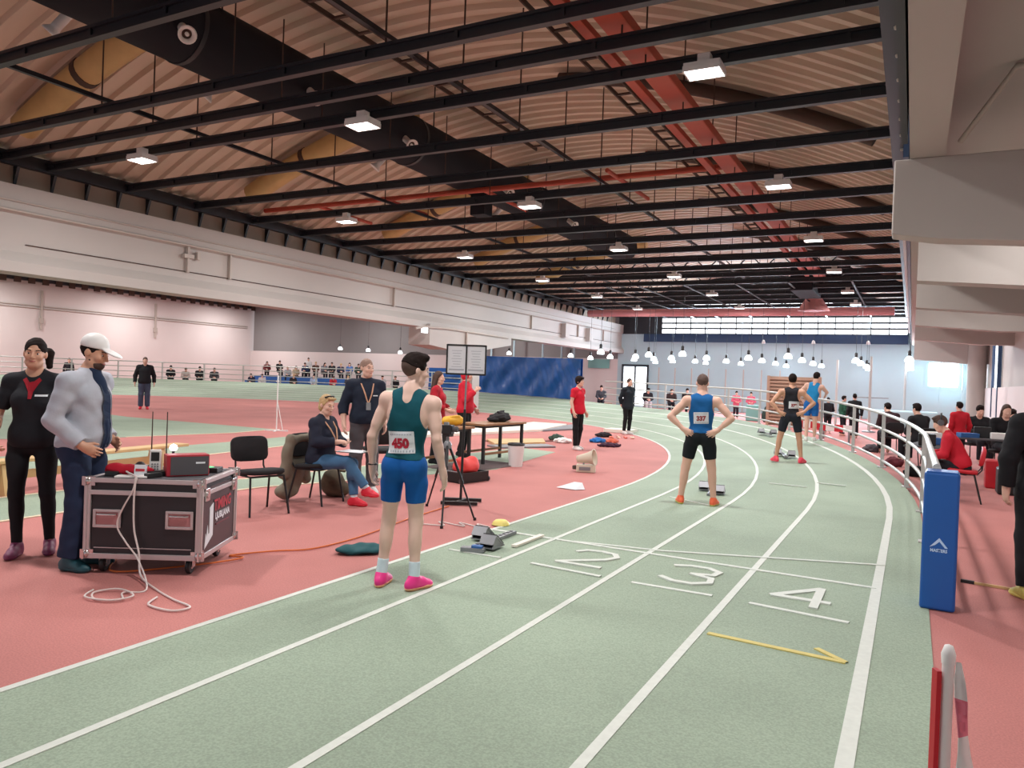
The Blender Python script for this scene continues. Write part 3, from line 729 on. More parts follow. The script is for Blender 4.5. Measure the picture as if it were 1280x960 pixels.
def nets(F,lo,h):
    ins=F<0
    cell=np.zeros(tuple(np.array(F.shape)-1),np.uint8)
    for dx in (0,1):
        for dy in (0,1):
            for dz in (0,1): cell+=ins[dx:F.shape[0]-1+dx,dy:F.shape[1]-1+dy,dz:F.shape[2]-1+dz]
    act=np.argwhere((cell>0)&(cell<8))
    idx=np.full(cell.shape,-1,np.int32); idx[tuple(act.T)]=np.arange(len(act))
    cor=[(a,b,c) for a in (0,1) for b in (0,1) for c in (0,1)]
    val={c:F[act[:,0]+c[0],act[:,1]+c[1],act[:,2]+c[2]] for c in cor}
    acc=np.zeros((len(act),3)); cnt=np.zeros(len(act))
    for c in cor:
        for axx in range(3):
            if c[axx]==0:
                d=list(c); d[axx]=1; d=tuple(d)
                va,vb=val[c],val[d]; m=(va<0)!=(vb<0)
                t=np.where(m,va/np.where(m,va-vb,1),0)
                for i in range(3):
                    acc[:,i]+=np.where(m,c[i]+(t if i==axx else 0),0)
                cnt+=m
    V=lo+h*(act+acc/cnt[:,None])
    Q=[]
    for axx in range(3):
        o=[0,1,2]; o.remove(axx)
        s0=[slice(0,-1)]*3; s1=[slice(0,-1)]*3; s1[axx]=slice(1,None)
        a=ins[tuple(slice(0,n-1) if i==axx else slice(0,n) for i,n in enumerate(F.shape))]; b=ins[tuple(slice(1,n) if i==axx else slice(0,n) for i,n in enumerate(F.shape))]
        for flip,msk in ((0,a&~b),(1,~a&b)):
            e=np.argwhere(msk)
            e=e[(e[:,o[0]]>0)&(e[:,o[1]]>0)&(e[:,o[0]]<F.shape[o[0]]-1)&(e[:,o[1]]<F.shape[o[1]]-1)]
            if len(e)==0: continue
            def g(du,dv):
                q=e.copy(); q[:,o[0]]-=du; q[:,o[1]]-=dv; return idx[q[:,0],q[:,1],q[:,2]]
            quad=np.stack([g(1,1),g(0,1),g(0,0),g(1,0)],1)
            if (flip==1) != (axx==1): quad=quad[:,::-1]
            Q.append(quad)
    return V,np.concatenate(Q)
def sdf_mesh(name,prims,h,post=None):
    F,lo,hh=field(prims,h,post); V,Q=nets(F,lo,hh)
    me=bpy.data.meshes.new(name); me.vertices.add(len(V)); me.vertices.foreach_set('co',V.astype(np.float32).ravel())
    me.loops.add(Q.size); me.loops.foreach_set('vertex_index',Q.astype(np.int32).ravel())
    me.polygons.add(len(Q)); me.polygons.foreach_set('loop_start',np.arange(0,Q.size,4,dtype=np.int32))
    try: me.polygons.foreach_set('loop_total',np.full(len(Q),4,np.int32))
    except Exception: pass
    me.update(calc_edges=True); me.validate()
    me.polygons.foreach_set('use_smooth',np.ones(len(me.polygons),bool))
    return me
def sdf_obj(name,prims,h,m,parent,post=None,me=None):
    me=me or sdf_mesh(name,prims,h,post); me.materials.append(m)
    o=bpy.data.objects.new(name,me); COL.objects.link(o); o.parent=parent; return o

BASE=dict(pel=(0,0,.965),waist=(0,0,1.11),chest=(0,.0,1.29),neck=(0,-.02,1.475),nk2=(0,.0,1.56),head=(0,.02,1.675),
 shr=(.185,-.01,1.435),elr=(.245,-.03,1.15),wrr=(.27,.04,.90),shl=(-.185,-.01,1.435),ell=(-.245,-.03,1.15),wrl=(-.27,.04,.90),
 hpr=(.09,0,.93),knr=(.10,.02,.51),anr=(.105,-.03,.09),hpl=(-.09,0,.93),knl=(-.10,.02,.51),anl=(-.105,-.03,.09))
UP=('waist','chest','neck','nk2','head','shr','elr','wrr','shl','ell','wrl')
class Body:
    def __init__(s,H=1.8,J=None,torso=(0,0,0),head=(0,0,0),pel=None,b=1.0,fem=False,belly=0.0,toe=(8,8),hand_r=None,hand_l=None,pelrot=0):
        s.k=H/1.8; K={k:np.array(v,float) for k,v in BASE.items()}
        Rt=rotm(*torso); s.Rt=Rt
        p0=K['pel'].copy(); np_=np.array(pel,float) if pel is not None else p0
        for u in UP: K[u]=np_+Rt@(K[u]-p0)
        for u in ('hpr','hpl'): K[u]=np_+rotm(pelrot)@(K[u]-p0)
        K['pel']=np_
        if fem:
            for u in ('shr','shl','elr','ell'): K[u]=K[u]*np.array((.93,1,1))
        for k,v in (J or {}).items(): K[k]=np.array(v,float)
        s.J=K; s.b=b; s.fem=fem; s.belly=belly; s.toe=toe
        s.Rh=Rt@rotm(*head); s.H=H
        # hands: (finger direction, palm normal, curl)
        s.hand={'r':hand_r,'l':hand_l}
    def torso_pr(s):
        J=s.J;R=s.Rt;b=s.b; T=lambda p: J['pel']+R@(np.array(p)-BASE['pel'])
        w=0.93 if s.fem else 1.0
        P=[E_(T((0,0,1.29)),(.158*b*w,.108*b,.20),R,.05),E_(T((0,-.005,1.12)),(.132*b*w,.098*b,.17),R,.06),
           E_(J['pel']+np.array((0,0,.0)),(.160*b,.112*b,.13),None if True else R,.06),
           C_(J['shl']*0.72+J['shr']*0.28,J['shr']*0.72+J['shl']*0.28,.066*b,.066*b,.06),
           E_(J['pel']+np.array((.072,-.055,-.035)),(.084*b,.08*b,.10),None,.03),E_(J['pel']+np.array((-.072,-.055,-.035)),(.084*b,.08*b,.10),None,.03),
           E_(T((.085,-.045,1.33)),(.075,.06,.13),R,.04),E_(T((-.085,-.045,1.33)),(.075,.06,.13),R,.04)]
        if s.fem: P+=[E_(T((.07,.085,1.28)),(.068,.06,.07),R,.03),E_(T((-.07,.085,1.28)),(.068,.06,.07),R,.03)]
        else: P+=[E_(T((.075,.06,1.335)),(.085,.05,.07),R,.03),E_(T((-.075,.06,1.335)),(.085,.05,.07),R,.03)]
        if s.belly: P+=[E_(T((0,.045,1.09)),(.135*b,.07+s.belly,.15),R,.05)]
        return P
    def neck_pr(s):
        J=s.J
        m1=J['neck']*.35+J['shr']*.65; m2=J['neck']*.35+J['shl']*.65
        up=(J['nk2']-J['neck']); 
        return [C_(J['neck']-up*.4,J['nk2'],.064*s.b**.5,.056,.04),C_(m1+up*.12,J['neck']+up*.5,.034,.036,.05),C_(m2+up*.12,J['neck']+up*.5,.034,.036,.05)]
    def arm_pr(s,side,upper=True,fore=True,t1=1.0,o=0.0):
        J=s.J; a,e,w=J['sh'+side],J['el'+side],J['wr'+side]; b=s.b*(.86 if s.fem else 1.0); P=[]
        if upper:
            P+=[E_(a,(.062*b+o,.06*b+o,.062*b+o),None,.05),C_(a,e,.050*b+o,.039*b+o,.035),C_(a*.6+e*.4+np.array((0,.008,0)),a*.35+e*.65,.046*b+o,.042*b+o,.03)]
        if fore:
            q=e+(w-e)*t1
            P+=[C_(e,q,.040*b+o,(.040+(.0265-.040)*t1)*b+o,.02),C_(e*.8+w*.2,e*.55+w*.45,.041*b+o,.036*b+o,.02)]
        return P
    def hand_pr(s,side):
        J=s.J; w=J['wr'+side]; e=J['el'+side]; hd=s.hand[side]
        sg=1 if side=='r' else -1
        if hd is None: d=nrm(w-e); n=nrm(np.array((-sg*1.0,0.1,0.0))-d*(np.array((-sg*1.0,0.1,0.0))@d)); curl=28
        else:
            d=nrm(hd[0]); n=np.array(hd[1],float); n=nrm(n-d*(n@d)); curl=hd[2]
        # palm faces n ; thumb side
        t=np.cross(d,n)*(-1 if side=='r' else 1)
        t=-t if False else t
        # right hand hanging, palm to the left (-x): d=(0,0,-1), n=(-1,0,0): cross=(0,1,0)-> thumb should point forward
        if side=='r': t=np.cross(d,n)
        else: t=-np.cross(d,n)
        sc=.93 if s.fem else 1.0
        R=np.stack([t,d,n],1)
        P=[E_(w+d*.052*sc,(.041*sc,.058*sc,.0175),R,.02),C_(w-d*.02,w+d*.03,.027,.027,.02)]
        fl=(.066,.076,.071,.054)
        for i in range(4):
            b0=w+(d*(.088-.004*abs(i-1.3))+t*(.031-.0205*i))*1.0*np.array(1.0)
            c1=math.radians(curl*.8); c2=math.radians(curl*1.9); spread=t*(.10-.07*i)
            d1=nrm(d*math.cos(c1)+n*math.sin(c1)+spread); d2=nrm(d*math.cos(c2)+n*math.sin(c2)+spread*.5)
            L=fl[i]*sc; m=b0+d1*L*.52
            P+=[C_(b0-d*.012,m,.0095*sc,.0088*sc,.004),C_(m,m+d2*L*.5,.0088*sc,.0075*sc,.003)]
        b0=w+d*.028+t*.026; d1=nrm(d*.72+t*.62+n*.25); m=b0+d1*.042; d2=nrm(d*.9+t*.22+n*.35)
        P+=[C_(b0,m,.014*sc,.0112*sc,.008),C_(m,m+d2*.034,.0108*sc,.009*sc,.003)]
        return P
    def leg_pr(s,side,t0=0.0,t1=1.0,o=0.0,loose=0.0,cutend=None):
        """t in 0..1 thigh, 1..2 shank"""
        J=s.J; h,k,a=J['hp'+side],J['kn'+side],J['an'+side]; b=s.b
        sg=1 if side=='r' else -1
        P=[C_(h,k,.088*b+o,.056*b+o+loose*.5,.035),C_(h*.7+k*.3+np.array((sg*.012,.012,0)),h*.4+k*.6,.074*b+o,.062*b+o,.03)]
        sh=nrm(a-k); back=np.array((0,-1,0.0)); th=nrm(h-k); 
        bk=nrm(np.cross(np.cross(sh,th),sh)) if abs(sh@th)<.96 else back
        bk = bk if abs(sh@th)<.96 else nrm(back-sh*(back@sh))
        P2=[C_(k,a,.054*b+o+loose*.6,.036*b+o+loose,.025),E_(k*.70+a*.30+bk*.018,(.047*b+o,.05*b+o,.12),None,.03)] if loose<.012 else [C_(k,a,.058*b+o+loose*.6,.046*b+o+loose,.03)]
        return P,P2
    def foot_pr(s,side):
        J=s.J; a=J['an'+side]; f=s.foot_dir(side)
        h=a-np.array((0,0,.055)) ; 
        return [C_(a-f*.035+np.array((0,0,-.045)),a+f*.09+np.array((0,0,-.06)),.032,.03,.02),C_(a,a+f*.11+np.array((0,0,-.055)),.036,.026,.02)]
    def foot_dir(s,side):
        sg=1 if side=='r' else -1; y=math.radians(-sg*(s.toe[0] if side=='r' else s.toe[1]))
        v=np.array((-math.sin(y),math.cos(y),0.0)); 
        return v
    def head_pr(s):
        c=s.J['head'];R=s.Rh; L=lambda p:c+R@np.array(p,float)
        P=[E_(L((0,-.012,.033)),(.075,.096,.092),R,.02),E_(L((0,.03,-.03)),(.060,.068,.088),R,.03),E_(L((0,.06,-.09)),(.033,.034,.03),R,.035),
           C_(L((.048,.02,-.075)),L((.02,.065,-.095)),.018,.018,.03),C_(L((-.048,.02,-.075)),L((-.02,.065,-.095)),.018,.018,.03),
           C_(L((-.032,.083,.022)),L((.032,.083,.022)),.013,.013,.015),
           E_(L((.032,.101,.001)),(.016,.014,.011),R,.012,(),-1),E_(L((-.032,.101,.001)),(.016,.014,.011),R,.012,(),-1),
           C_(L((0,.095,.012)),L((0,.117,-.030)),.009,.0125,.010),E_(L((.011,.105,-.034)),(.008,.010,.007),R,.006),E_(L((-.011,.105,-.034)),(.008,.010,.007),R,.006),
           E_(L((.04,.07,-.028)),(.022,.022,.02),R,.025),E_(L((-.04,.07,-.028)),(.022,.022,.02),R,.025),
           E_(L((0,.096,-.063)),(.022,.011,.010),R,.012),
           E_(L((.077,-.008,-.008)),(.010,.022,.031),R@rotm(18,0,0),.008),E_(L((-.077,-.008,-.008)),(.010,.022,.031),R@rotm(-18,0,0),.008)]
        return P
    def L(s,p): return s.J['head']+s.Rh@np.array(p,float)
    def body_pr(s,feet=True):
        P=s.torso_pr()
        for sd in 'rl':
            a,b=s.leg_pr(sd); P+=a+b
            if feet: P+=s.foot_pr(sd)
        P+=s.neck_pr()+s.head_pr()
        for sd in 'rl': P+=s.arm_pr(sd)+s.hand_pr(sd)
        return P
    def hair_pr(s,kind):
        L=s.L;R=s.Rh
        def cut(p,n): return (L(p),R@nrm(n))
        slope=cut((0,.052,0),(0,1,-.66)); nape=cut((0,0,-.075),(0,0,-1))
        arch=E_(L((0,.108,.022)),(.056,.050,.064),R,.006,(),-1); slf=cut((0,.074,0),(0,1,-.66))
        if kind=='buzz': return [E_(L((0,-.013,.034)),(.0785,.099,.0955),R,0,(slope,nape))]
        if kind=='short': return [E_(L((0,-.015,.038)),(.083,.104,.104),R,0,(slope,nape)),E_(L((0,.03,.115)),(.062,.062,.026),R,.02)]
        if kind=='fade': return [E_(L((0,-.014,.036)),(.0805,.103,.099),R,0,(slope,cut((0,-.03,.022),(0,-.35,-1)))),E_(L((0,.012,.10)),(.064,.085,.042),R,.015),C_(L((-.03,.062,.112)),L((.035,.07,.105)),.024,.022,.02)]
        if kind=='mop': return [E_(L((0,-.012,.042)),(.088,.108,.106),R,0,(slope,nape)),C_(L((-.045,.078,.085)),L((.045,.078,.085)),.026,.026,.02),E_(L((0,-.02,.0)),(.085,.085,.09),R,.02,(slope,nape))]
        if kind=='tied': return [E_(L((0,-.014,.036)),(.081,.102,.099),R,0,(slf,nape)),arch,E_(L((0,-.115,.03)),(.035,.032,.036),R,.015)]
        if kind=='pony': return [E_(L((0,-.014,.036)),(.081,.102,.099),R,0,(slf,nape)),arch,C_(L((-.02,-.10,.035)),L((-.085,-.10,.01)),.032,.036,.02),C_(L((-.085,-.10,.01)),L((-.10,-.08,-.10)),.036,.024,.02)]
        if kind=='long':
            sl2=cut((0,.02,0),(0,1,-.62))
            return [E_(L((0,-.014,.036)),(.083,.104,.101),R,0,(sl2,)),arch,C_(L((.06,-.03,-.02)),L((.075,-.05,-.30)),.036,.030,.03),C_(L((-.06,-.03,-.02)),L((-.07,-.06,-.30)),.036,.028,.03),C_(L((0,-.075,0)),L((0,-.09,-.30)),.055,.045,.04)]
        if kind=='bob': return [E_(L((0,-.014,.036)),(.084,.105,.102),R,0,(cut((0,.03,0),(0,1,-.55)),)),E_(L((0,-.035,-.035)),(.084,.072,.075),R,.02,(cut((0,.0,0),(0,1,.1)),)),C_(L((-.05,.078,.095)),L((.05,.075,.10)),.018,.018,.02)]
        return []
def fold(amp,f=1.0,seed=0):
    def post(F,X,Y,Z):
        n=np.sin(X*31*f+np.sin(Z*17*f+seed)*1.6+seed)*np.sin(Z*23*f+Y*19*f+1.3*np.sin(X*14*f+seed))+.6*np.sin(Z*48*f+X*22*f-Y*27*f+seed*2)
        return F+amp*n*.6
    return post

def torso_garment(B,o,hem,neck_r=.075,sleeve=None,armhole=None,collar=0.0,loose=0.0,openfront=False,back_scoop=0.0):
    """singlet / tee / jacket fields from the body's own shapes"""
    J=B.J;Rt=B.Rt; T=lambda p: J['pel']+Rt@(np.array(p)-BASE['pel'])
    hz=(T((0,0,hem)),Rt@np.array((0,0,-1.0)))
    P=[]
    for p in grow(B.torso_pr(),o):
        P.append(p)
    if loose:
        P.append(C_(T((0,0.01,1.28)),T((0,0.01,hem+.1)),.115+loose,.13+loose,.08))
        P.append(E_(T((.05,0.01,hem+.09)),(.115+loose,.115+loose,.12),Rt,.06)); P.append(E_(T((-.05,0.01,hem+.09)),(.115+loose,.115+loose,.12),Rt,.06))
    P+=[q for q in grow(B.neck_pr()[1:],o)]
    if sleeve:
        for sd in 'rl':
            up=B.arm_pr(sd,True,False,o=sleeve[1]); a,e,w=J['sh'+sd],J['el'+sd],J['wr'+sd]
            if sleeve[0]<=1.0:
                c=a+(e-a)*sleeve[0]; n=nrm(e-a); P+=[q[:6]+(((c,n),),)+(1,) if q[0]=='c' else q for q in up]
            else:
                t=sleeve[0]-1.0; P+=up; c=e+(w-e)*t; n=nrm(w-e)
                P+=[q[:6]+(((c,n),),)+(1,) for q in [C_(e,w,.045+sleeve[1],.034+sleeve[1],.03)]]
    # carve: hem, armholes, neck
    nb=T((0,.015,1.525))
    post=[]
    sub=[]
    if armhole:
        for sg in (1,-1): sub.append(E_(T((sg*armhole[0],armhole[3] if len(armhole)>3 else -.01,1.38)),(armhole[1],.24,armhole[2]),Rt,.004,(),-1))
    if neck_r: sub.append(E_(T((0,.03,1.545)),(neck_r,neck_r*1.25,.075+back_scoop),Rt,.004,(),-1))
    P=P+sub
    if collar: P.append(C_(J['neck']+(J['nk2']-J['neck'])*-.1,J['neck']+(J['nk2']-J['neck'])*.55,.078,.072,.015,((J['neck']+(J['nk2']-J['neck'])*.62,nrm(J['nk2']-J['neck'])),)))
    return P,hz
def cutpost(hz,fold_=None):
    def post(F,X,Y,Z):
        if fold_: F=fold_(F,X,Y,Z)
        p,n=hz
        return np.maximum(F,(X-p[0])*n[0]+(Y-p[1])*n[1]+(Z-p[2])*n[2])
    return post
def leg_garment(B,o,length,top=None,loose=0.0):
    """length: 0..1 thigh fraction for shorts, up to 2 = ankle"""
    P=[p for p in grow([q for q in B.torso_pr() if q[0]=='e'][2:5],o)]
    if top is not None: pass
    for sd in 'rl':
        a,b=B.leg_pr(sd,o=o,loose=loose); J=B.J
        if length<=1:
            c=J['hp'+sd]+(J['kn'+sd]-J['hp'+sd])*length; n=nrm(J['kn'+sd]-J['hp'+sd])
            P+=[q[:6]+(((c,n),),)+(1,) if q[0]=='c' else q for q in a]
        else:
            c=J['kn'+sd]+(J['an'+sd]-J['kn'+sd])*(length-1); n=nrm(J['an'+sd]-J['kn'+sd])
            P+=a+[q[:6]+(((c,n),),)+(1,) if q[0]=='c' else q for q in b]
    return P
def shoe_pr(B,sd):
    J=B.J;a=J['an'+sd]; f=B.foot_dir(sd); z=np.array((0,0,1.0)); g=a-z*a[2] if a[2]<.13 else a-z*.09
    side=np.cross(f,z); R=np.stack([side,f,z],1)
    cut=((g+z*.0,-z),)
    return [E_(g-f*.035+z*.042,(.038,.052,.05),R,.02,cut),E_(g+f*.05+z*.034,(.043,.095,.042),R,.03,cut),E_(g+f*.125+z*.026,(.044,.062,.034),R,.03,cut),C_(g+z*.05-f*.01,g+z*.088,.044,.043,.02),C_(g+z*.080-f*.01,g+f*.075+z*.055,.036,.034,.03)],g,z
def person(loc,yaw,B,label,vox=.008,skin='skin',hair=('short','hair_d'),top=None,bottom=None,shoe=('white_plastic','white_plastic'),sock=None,face=False,group=None,fv=None):
    x,y=loc[0],loc[1]; zz=loc[2] if len(loc)>2 else track_z(x,y)+(0.006 if abs(x)<50 else 0)
    t=thing('person',label,'person',(x,y,zz),math.radians(yaw),group); t.scale=(B.k,)*3
    r={}
    r['body']=sdf_obj('body',B.body_pr(),vox,M[skin],t)
    if hair and hair[0]: r['hair']=sdf_obj('hair',B.hair_pr(hair[0]),vox*.8,M[hair[1]],t,fold(.003,3.0) if vox<.011 else None)
    if bottom:
        P=leg_garment(B,bottom.get('o',.006),bottom['len'],loose=bottom.get('loose',0))
        r['bottom']=sdf_obj(bottom.get('name','trousers'),P,vox,bottom['m'],t,fold(bottom.get('fold',.002),1.1,2.0))
    if top:
        P,hz=torso_garment(B,top.get('o',.009),top['hem'],top.get('neck',.075),top.get('sleeve'),top.get('armhole'),top.get('collar',0),top.get('loose',0),back_scoop=top.get('scoop',0))
        r['top']=sdf_obj(top.get('name','shirt'),P,vox,top['m'],t,cutpost(hz,fold(top.get('fold',.002),1.0,1.0)))
    if shoe:
        for sd in 'rl':
            P,g,z=shoe_pr(B,sd)
            so=sdf_obj('shoe',P,vox*.75,M[shoe[0]] if isinstance(shoe[0],str) else shoe[0],t)
            if vox<.012:
                P2=[q[:-2]+(((g,-z),(g+z*.022,z)),)+(1,) for q in grow(P[:3],.004)]
                sdf_obj('sole',P2,vox*.7,M[shoe[1]] if isinstance(shoe[1],str) else shoe[1],so)
    if sock:
        for sd in 'rl':
            a=B.J['an'+sd]; k=B.J['kn'+sd]; n=nrm(k-a)
            sdf_obj('sock',[C_(a-n*.03,a+n*sock[0],.043,.043,.01,((a+n*(sock[0]-.02),n),))],vox*.8,M[sock[1]],t)
    if face:
        for sx in (-1,1):
            e=MB().lathe([(0,-.0075),(.0075,-.005),(.0098,0),(.0075,.005),(0,.0075)],n=10).build('eye',M['eyew'],t); e.location=B.L((sx*.032,.0845,.0005))
            ir=MB().lathe([(.0068,0),(.005,.003),(0,.004)],n=10).build('iris',M['eye'],e); 
            dv=B.Rh@np.array((0,1,0.0)); ir.rotation_euler=Vector((0,0,1)).rotation_difference(Vector(dv)).to_euler(); ir.location=Vector(dv)*.0075
            br=[B.L((sx*(.016+.034*u),.097-.014*u*u,.024+.006*math.sin(u*2.6))) for u in (0,.33,.66,1)]
            MB().tube(br,.0038,6).build('eyebrow',M[hair[1]] if hair else M['hair_br'],t)
        lp=[B.L((u*.024,.106-.006*u*u,-.0625+.002*u*u)) for u in (-1,-.5,0,.5,1)]
        MB().tube(lp,.005,6,rs=[.002,.0045,.0055,.0045,.002]).build('lips',M['lip'],t)
    r['root']=t; r['B']=B
    return r
# a flat print or bib laid on a garment by casting rays onto it
def lay(target, verts2d, faces, origin, u, v, depth, name, m, lift=0.004, back=None):
    me=target.data; bvh=BVHTree.FromPolygons([w.co for w in me.vertices],[p.vertices[:] for p in me.polygons])
    origin=Vector(origin);u=Vector(u).normalized();v=Vector(v).normalized();n=u.cross(v)
    out=[];last=None
    for a,b in verts2d:
        o=origin+u*a+v*b+n*depth
        hit=bvh.ray_cast(o,-n,depth*2)
        p=hit[0] if hit[0] is not None else (last if last is not None else origin)
        d=(p-origin).dot(n); last=p
        out.append(origin+u*a+v*b+n*(d+lift))
    # smooth the offsets a little so a bib stays a sheet
    nm=bpy.data.meshes.new(name); nm.from_pydata([tuple(p) for p in out],[],faces); nm.materials.append(m)
    o=bpy.data.objects.new(name,nm); COL.objects.link(o); o.parent=target.parent
    return o
def grid2d(w,h,nx,ny):
    vs=[(-w/2+w*i/nx,-h/2+h*j/ny) for j in range(ny+1) for i in range(nx+1)]
    fs=[(j*(nx+1)+i,j*(nx+1)+i+1,(j+1)*(nx+1)+i+1,(j+1)*(nx+1)+i) for j in range(ny) for i in range(nx)]
    return vs,fs
def bib(r,txt,c,u,w,h,tm,size,depth=.25,slant=0.0):
    t=r['root']; g=r['top']
    v=Vector((0,0,1)); u=Vector(u); 
    q=Matrix.Rotation(slant,3,u.cross(v)); u=q@u; v=q@v
    vs,fs=grid2d(w,h,10,8); bo=lay(g,vs,fs,c,u,v,depth,'race_bib',M['paper'],.006)
    sol=bo.modifiers.new('thick','SOLIDIFY'); sol.thickness=.002
    me=text_mesh(txt,size,0.006)
    vv=[(p.co.x*.95,p.co.y-h*.06) for p in me.vertices]; ff=[tuple(p.vertices) for p in me.polygons]
    n=lay(g,vv,ff,c,u,v,depth,'bib_number',tm,.0095); n.parent=bo
    m=MB();
    vs=[];fs=[]
    for i in range(9):
        for (yy,hh,ww) in ((h*.36,.010,.016),):
            a=-w*.38+w*.76*i/8; o=len(vs); vs+=[(a-ww/2,yy-hh/2),(a+ww/2,yy-hh/2),(a+ww/2,yy+hh/2),(a-ww/2,yy+hh/2)]; fs.append((o,o+1,o+2,o+3))
        a=-w*.36+w*.8*i/8; yy=-h*.40; o=len(vs); vs+=[(a-.006,yy-.008),(a+.006,yy-.008),(a+.006,yy+.008),(a-.006,yy+.008)]; fs.append((o,o+1,o+2,o+3))
    k=lay(g,vs,fs,c,u,v,depth,'bib_print',M['paper_grey'],.0092); k.parent=bo; k['kind']='stuff'

# ------------------------------------------------------------------ the athletes
WP='white_plastic'
pink=mat('pink_shoe',S(236,52,140),0.45); peach=mat('peach_sole',S(236,170,130),0.5); orange_s=mat('orange_shoe',S(248,112,72),0.45); redpink=mat('coral_shoe',S(244,74,98),0.45)
purple=mat('purple_shoe',S(128,58,96),0.5); tealshoe=mat('teal_shoe',S(24,74,84),0.5); redshoe=mat('red_shoe',S(214,36,58),0.45); yelshoe=mat('yellow_green_shoe',S(214,206,110),0.5)
M['sock_w']=cloth(208,226,234)
# 450
B=Body(1.775,dict(elr=(.262,-.04,1.155),wrr=(.30,.03,.895),ell=(-.262,-.03,1.155),wrl=(-.285,.05,.90),
  hpr=(.088,0,.93),knr=(.10,.02,.51),anr=(.115,-.02,.09),knl=(-.125,.03,.51),anl=(-.16,.0,.09)),head=(-46,4,0),torso=(2,-1,4),b=.96,toe=(28,2))
A1=person((-3.37,4.68),15,B,'runner in teal vest and blue shorts wearing number 450, seen from behind',.0068,'skin3',('fade','hair_d'),
  dict(name='singlet',hem=1.0,o=.009,neck=.070,armhole=(.205,.098,.165),m=cloth(10,78,90),fold=.0030),dict(name='shorts',len=.62,o=.007,m=cloth(14,86,158),fold=.0012),(pink,peach),(.145,'sock_w'),True)
sdf_obj('shaved_sides',B.hair_pr('buzz'),.0055,M['hair_g'],A1['root'])
bib(A1,'450',(.0,-.1,1.125),(1,0,0),.215,.165,M['num'],.095,slant=.04)
MB().tube([(B.J['wrl'][0]+.030*math.cos(a),B.J['wrl'][1]+.034*math.sin(a),B.J['wrl'][2]+.03) for a in [i*math.pi/8 for i in range(16)]],.009,8,closed=True).build('wrist_watch',M['black'],A1['root'])
# 337
B=Body(1.76,dict(shr=(.20,-.02,1.43),elr=(.40,-.10,1.21),wrr=(.215,-.125,1.035),shl=(-.20,-.02,1.43),ell=(-.41,-.09,1.20),wrl=(-.225,-.12,1.035),
  hpr=(.10,0,.92),knr=(.165,.03,.50),anr=(.205,-.01,.09),hpl=(-.10,0,.92),knl=(-.185,.03,.50),anl=(-.235,-.0,.09)),head=(0,24,0),torso=(0,3,0),b=1.06,toe=(18,14),
  hand_r=((-.72,-.22,-.30),(-.1,.9,-.1),22),hand_l=((.72,-.22,-.30),(.1,.9,-.1),22))
A2=person((-2.50,10.20),13,B,'runner in blue vest and black shorts with number 337, hands on hips',.0088,'skin',('buzz','hair_g'),
  dict(name='singlet',hem=.985,o=.009,neck=.085,armhole=(.225,.085,.15),m=cloth(24,94,156),fold=.0025),dict(name='shorts',len=.66,o=.008,m=cloth(22,26,32),fold=.0012),(orange_s,yelshoe),None,True)
bib(A2,'337',(.0,-.1,1.20),(1,0,0),.20,.155,M['num2'],.085,slant=.05)
# black vest
B=Body(1.80,dict(shr=(.20,-.02,1.43),elr=(.42,-.04,1.22),wrr=(.235,-.11,1.035),shl=(-.20,-.02,1.43),ell=(-.38,-.08,1.20),wrl=(-.225,-.11,1.02),
  hpr=(.10,0,.92),knr=(.175,.03,.50),anr=(.225,-.01,.09),hpl=(-.10,0,.92),knl=(-.195,.03,.50),anl=(-.255,-.0,.09)),head=(4,16,0),torso=(-6,3,0),b=1.0,toe=(30,30),
  hand_r=((-.72,-.22,-.30),(-.1,.9,-.1),22),hand_l=((.72,-.22,-.30),(.1,.9,-.1),22))
A3=person((-2.17,16.30),8,B,'runner in black vest and black shorts with number 379, pink shoes',.011,'skin2',('short','hair_d'),
  dict(name='singlet',hem=.985,o=.009,neck=.08,armhole=(.205,.095,.16),m=cloth(34,34,40),fold=.002),dict(name='shorts',len=.70,o=.008,m=cloth(34,38,48),fold=.001),(redpink,redpink),None,True)
bib(A3,'379',(.05,-.1,1.17),(1,0,0),.20,.145,M['num2'],.075)
B=Body(1.74,dict(elr=(.36,.10,1.28),wrr=(.32,.32,1.18),ell=(-.33,.02,1.22),wrl=(-.20,.10,1.02),knr=(.10,.03,.50),anr=(.10,.05,.09),knl=(-.09,.0,.50),anl=(-.09,-.12,.09)),torso=(-10,9,6),head=(-8,16,0),b=.95)
A4=person((-2.22,20.2),4,B,'runner in bright blue vest and shorts standing furthest along the bend',.014,'skin',('short','hair_d'),
  dict(name='singlet',hem=.97,o=.01,neck=.08,armhole=(.21,.095,.16),m=cloth(40,140,200)),dict(name='shorts',len=.62,o=.012,m=cloth(30,98,170)),('white_plastic','white_plastic'),None)

# ------------------------------------------------------------------ officials and helpers
def lanyard(P,zt,zb,badge=True):
    L_=[]
    for sx in (-1,1):
        vs=[];N=10
        for i in range(N+1):
            u=i/N; x=sx*(.078*(1-u)**.9+.006); z=zt+(zb-zt)*u
            vs+=[(x-.009,z),(x+.009,z)]
        L_.append(lay(P['top'],[(a,b-1.35) for a,b in vs],[(2*i,2*i+1,2*i+3,2*i+2) for i in range(N)],(0,.1,1.35),(-1,0,0),(0,0,1),.3,'lanyard',LT,.008))
    if badge:
        lay(P['top'],[(a,b) for a,b in ((-.03,-.05),(.03,-.05),(.03,.05),(-.03,.05))],[(0,1,2,3)],(0,.1,zb-.05),(-1,0,0),(0,0,1),.3,'name_badge',M['grey'],.014)
LT=mat('lanyard_tape',S(206,158,128),0.7)
navy=cloth(32,40,56); blackc=cloth(30,31,36); jean=cloth(34,46,72); darkj=cloth(84,80,84); blackt=cloth(26,27,31); blackt2=cloth(24,24,28)
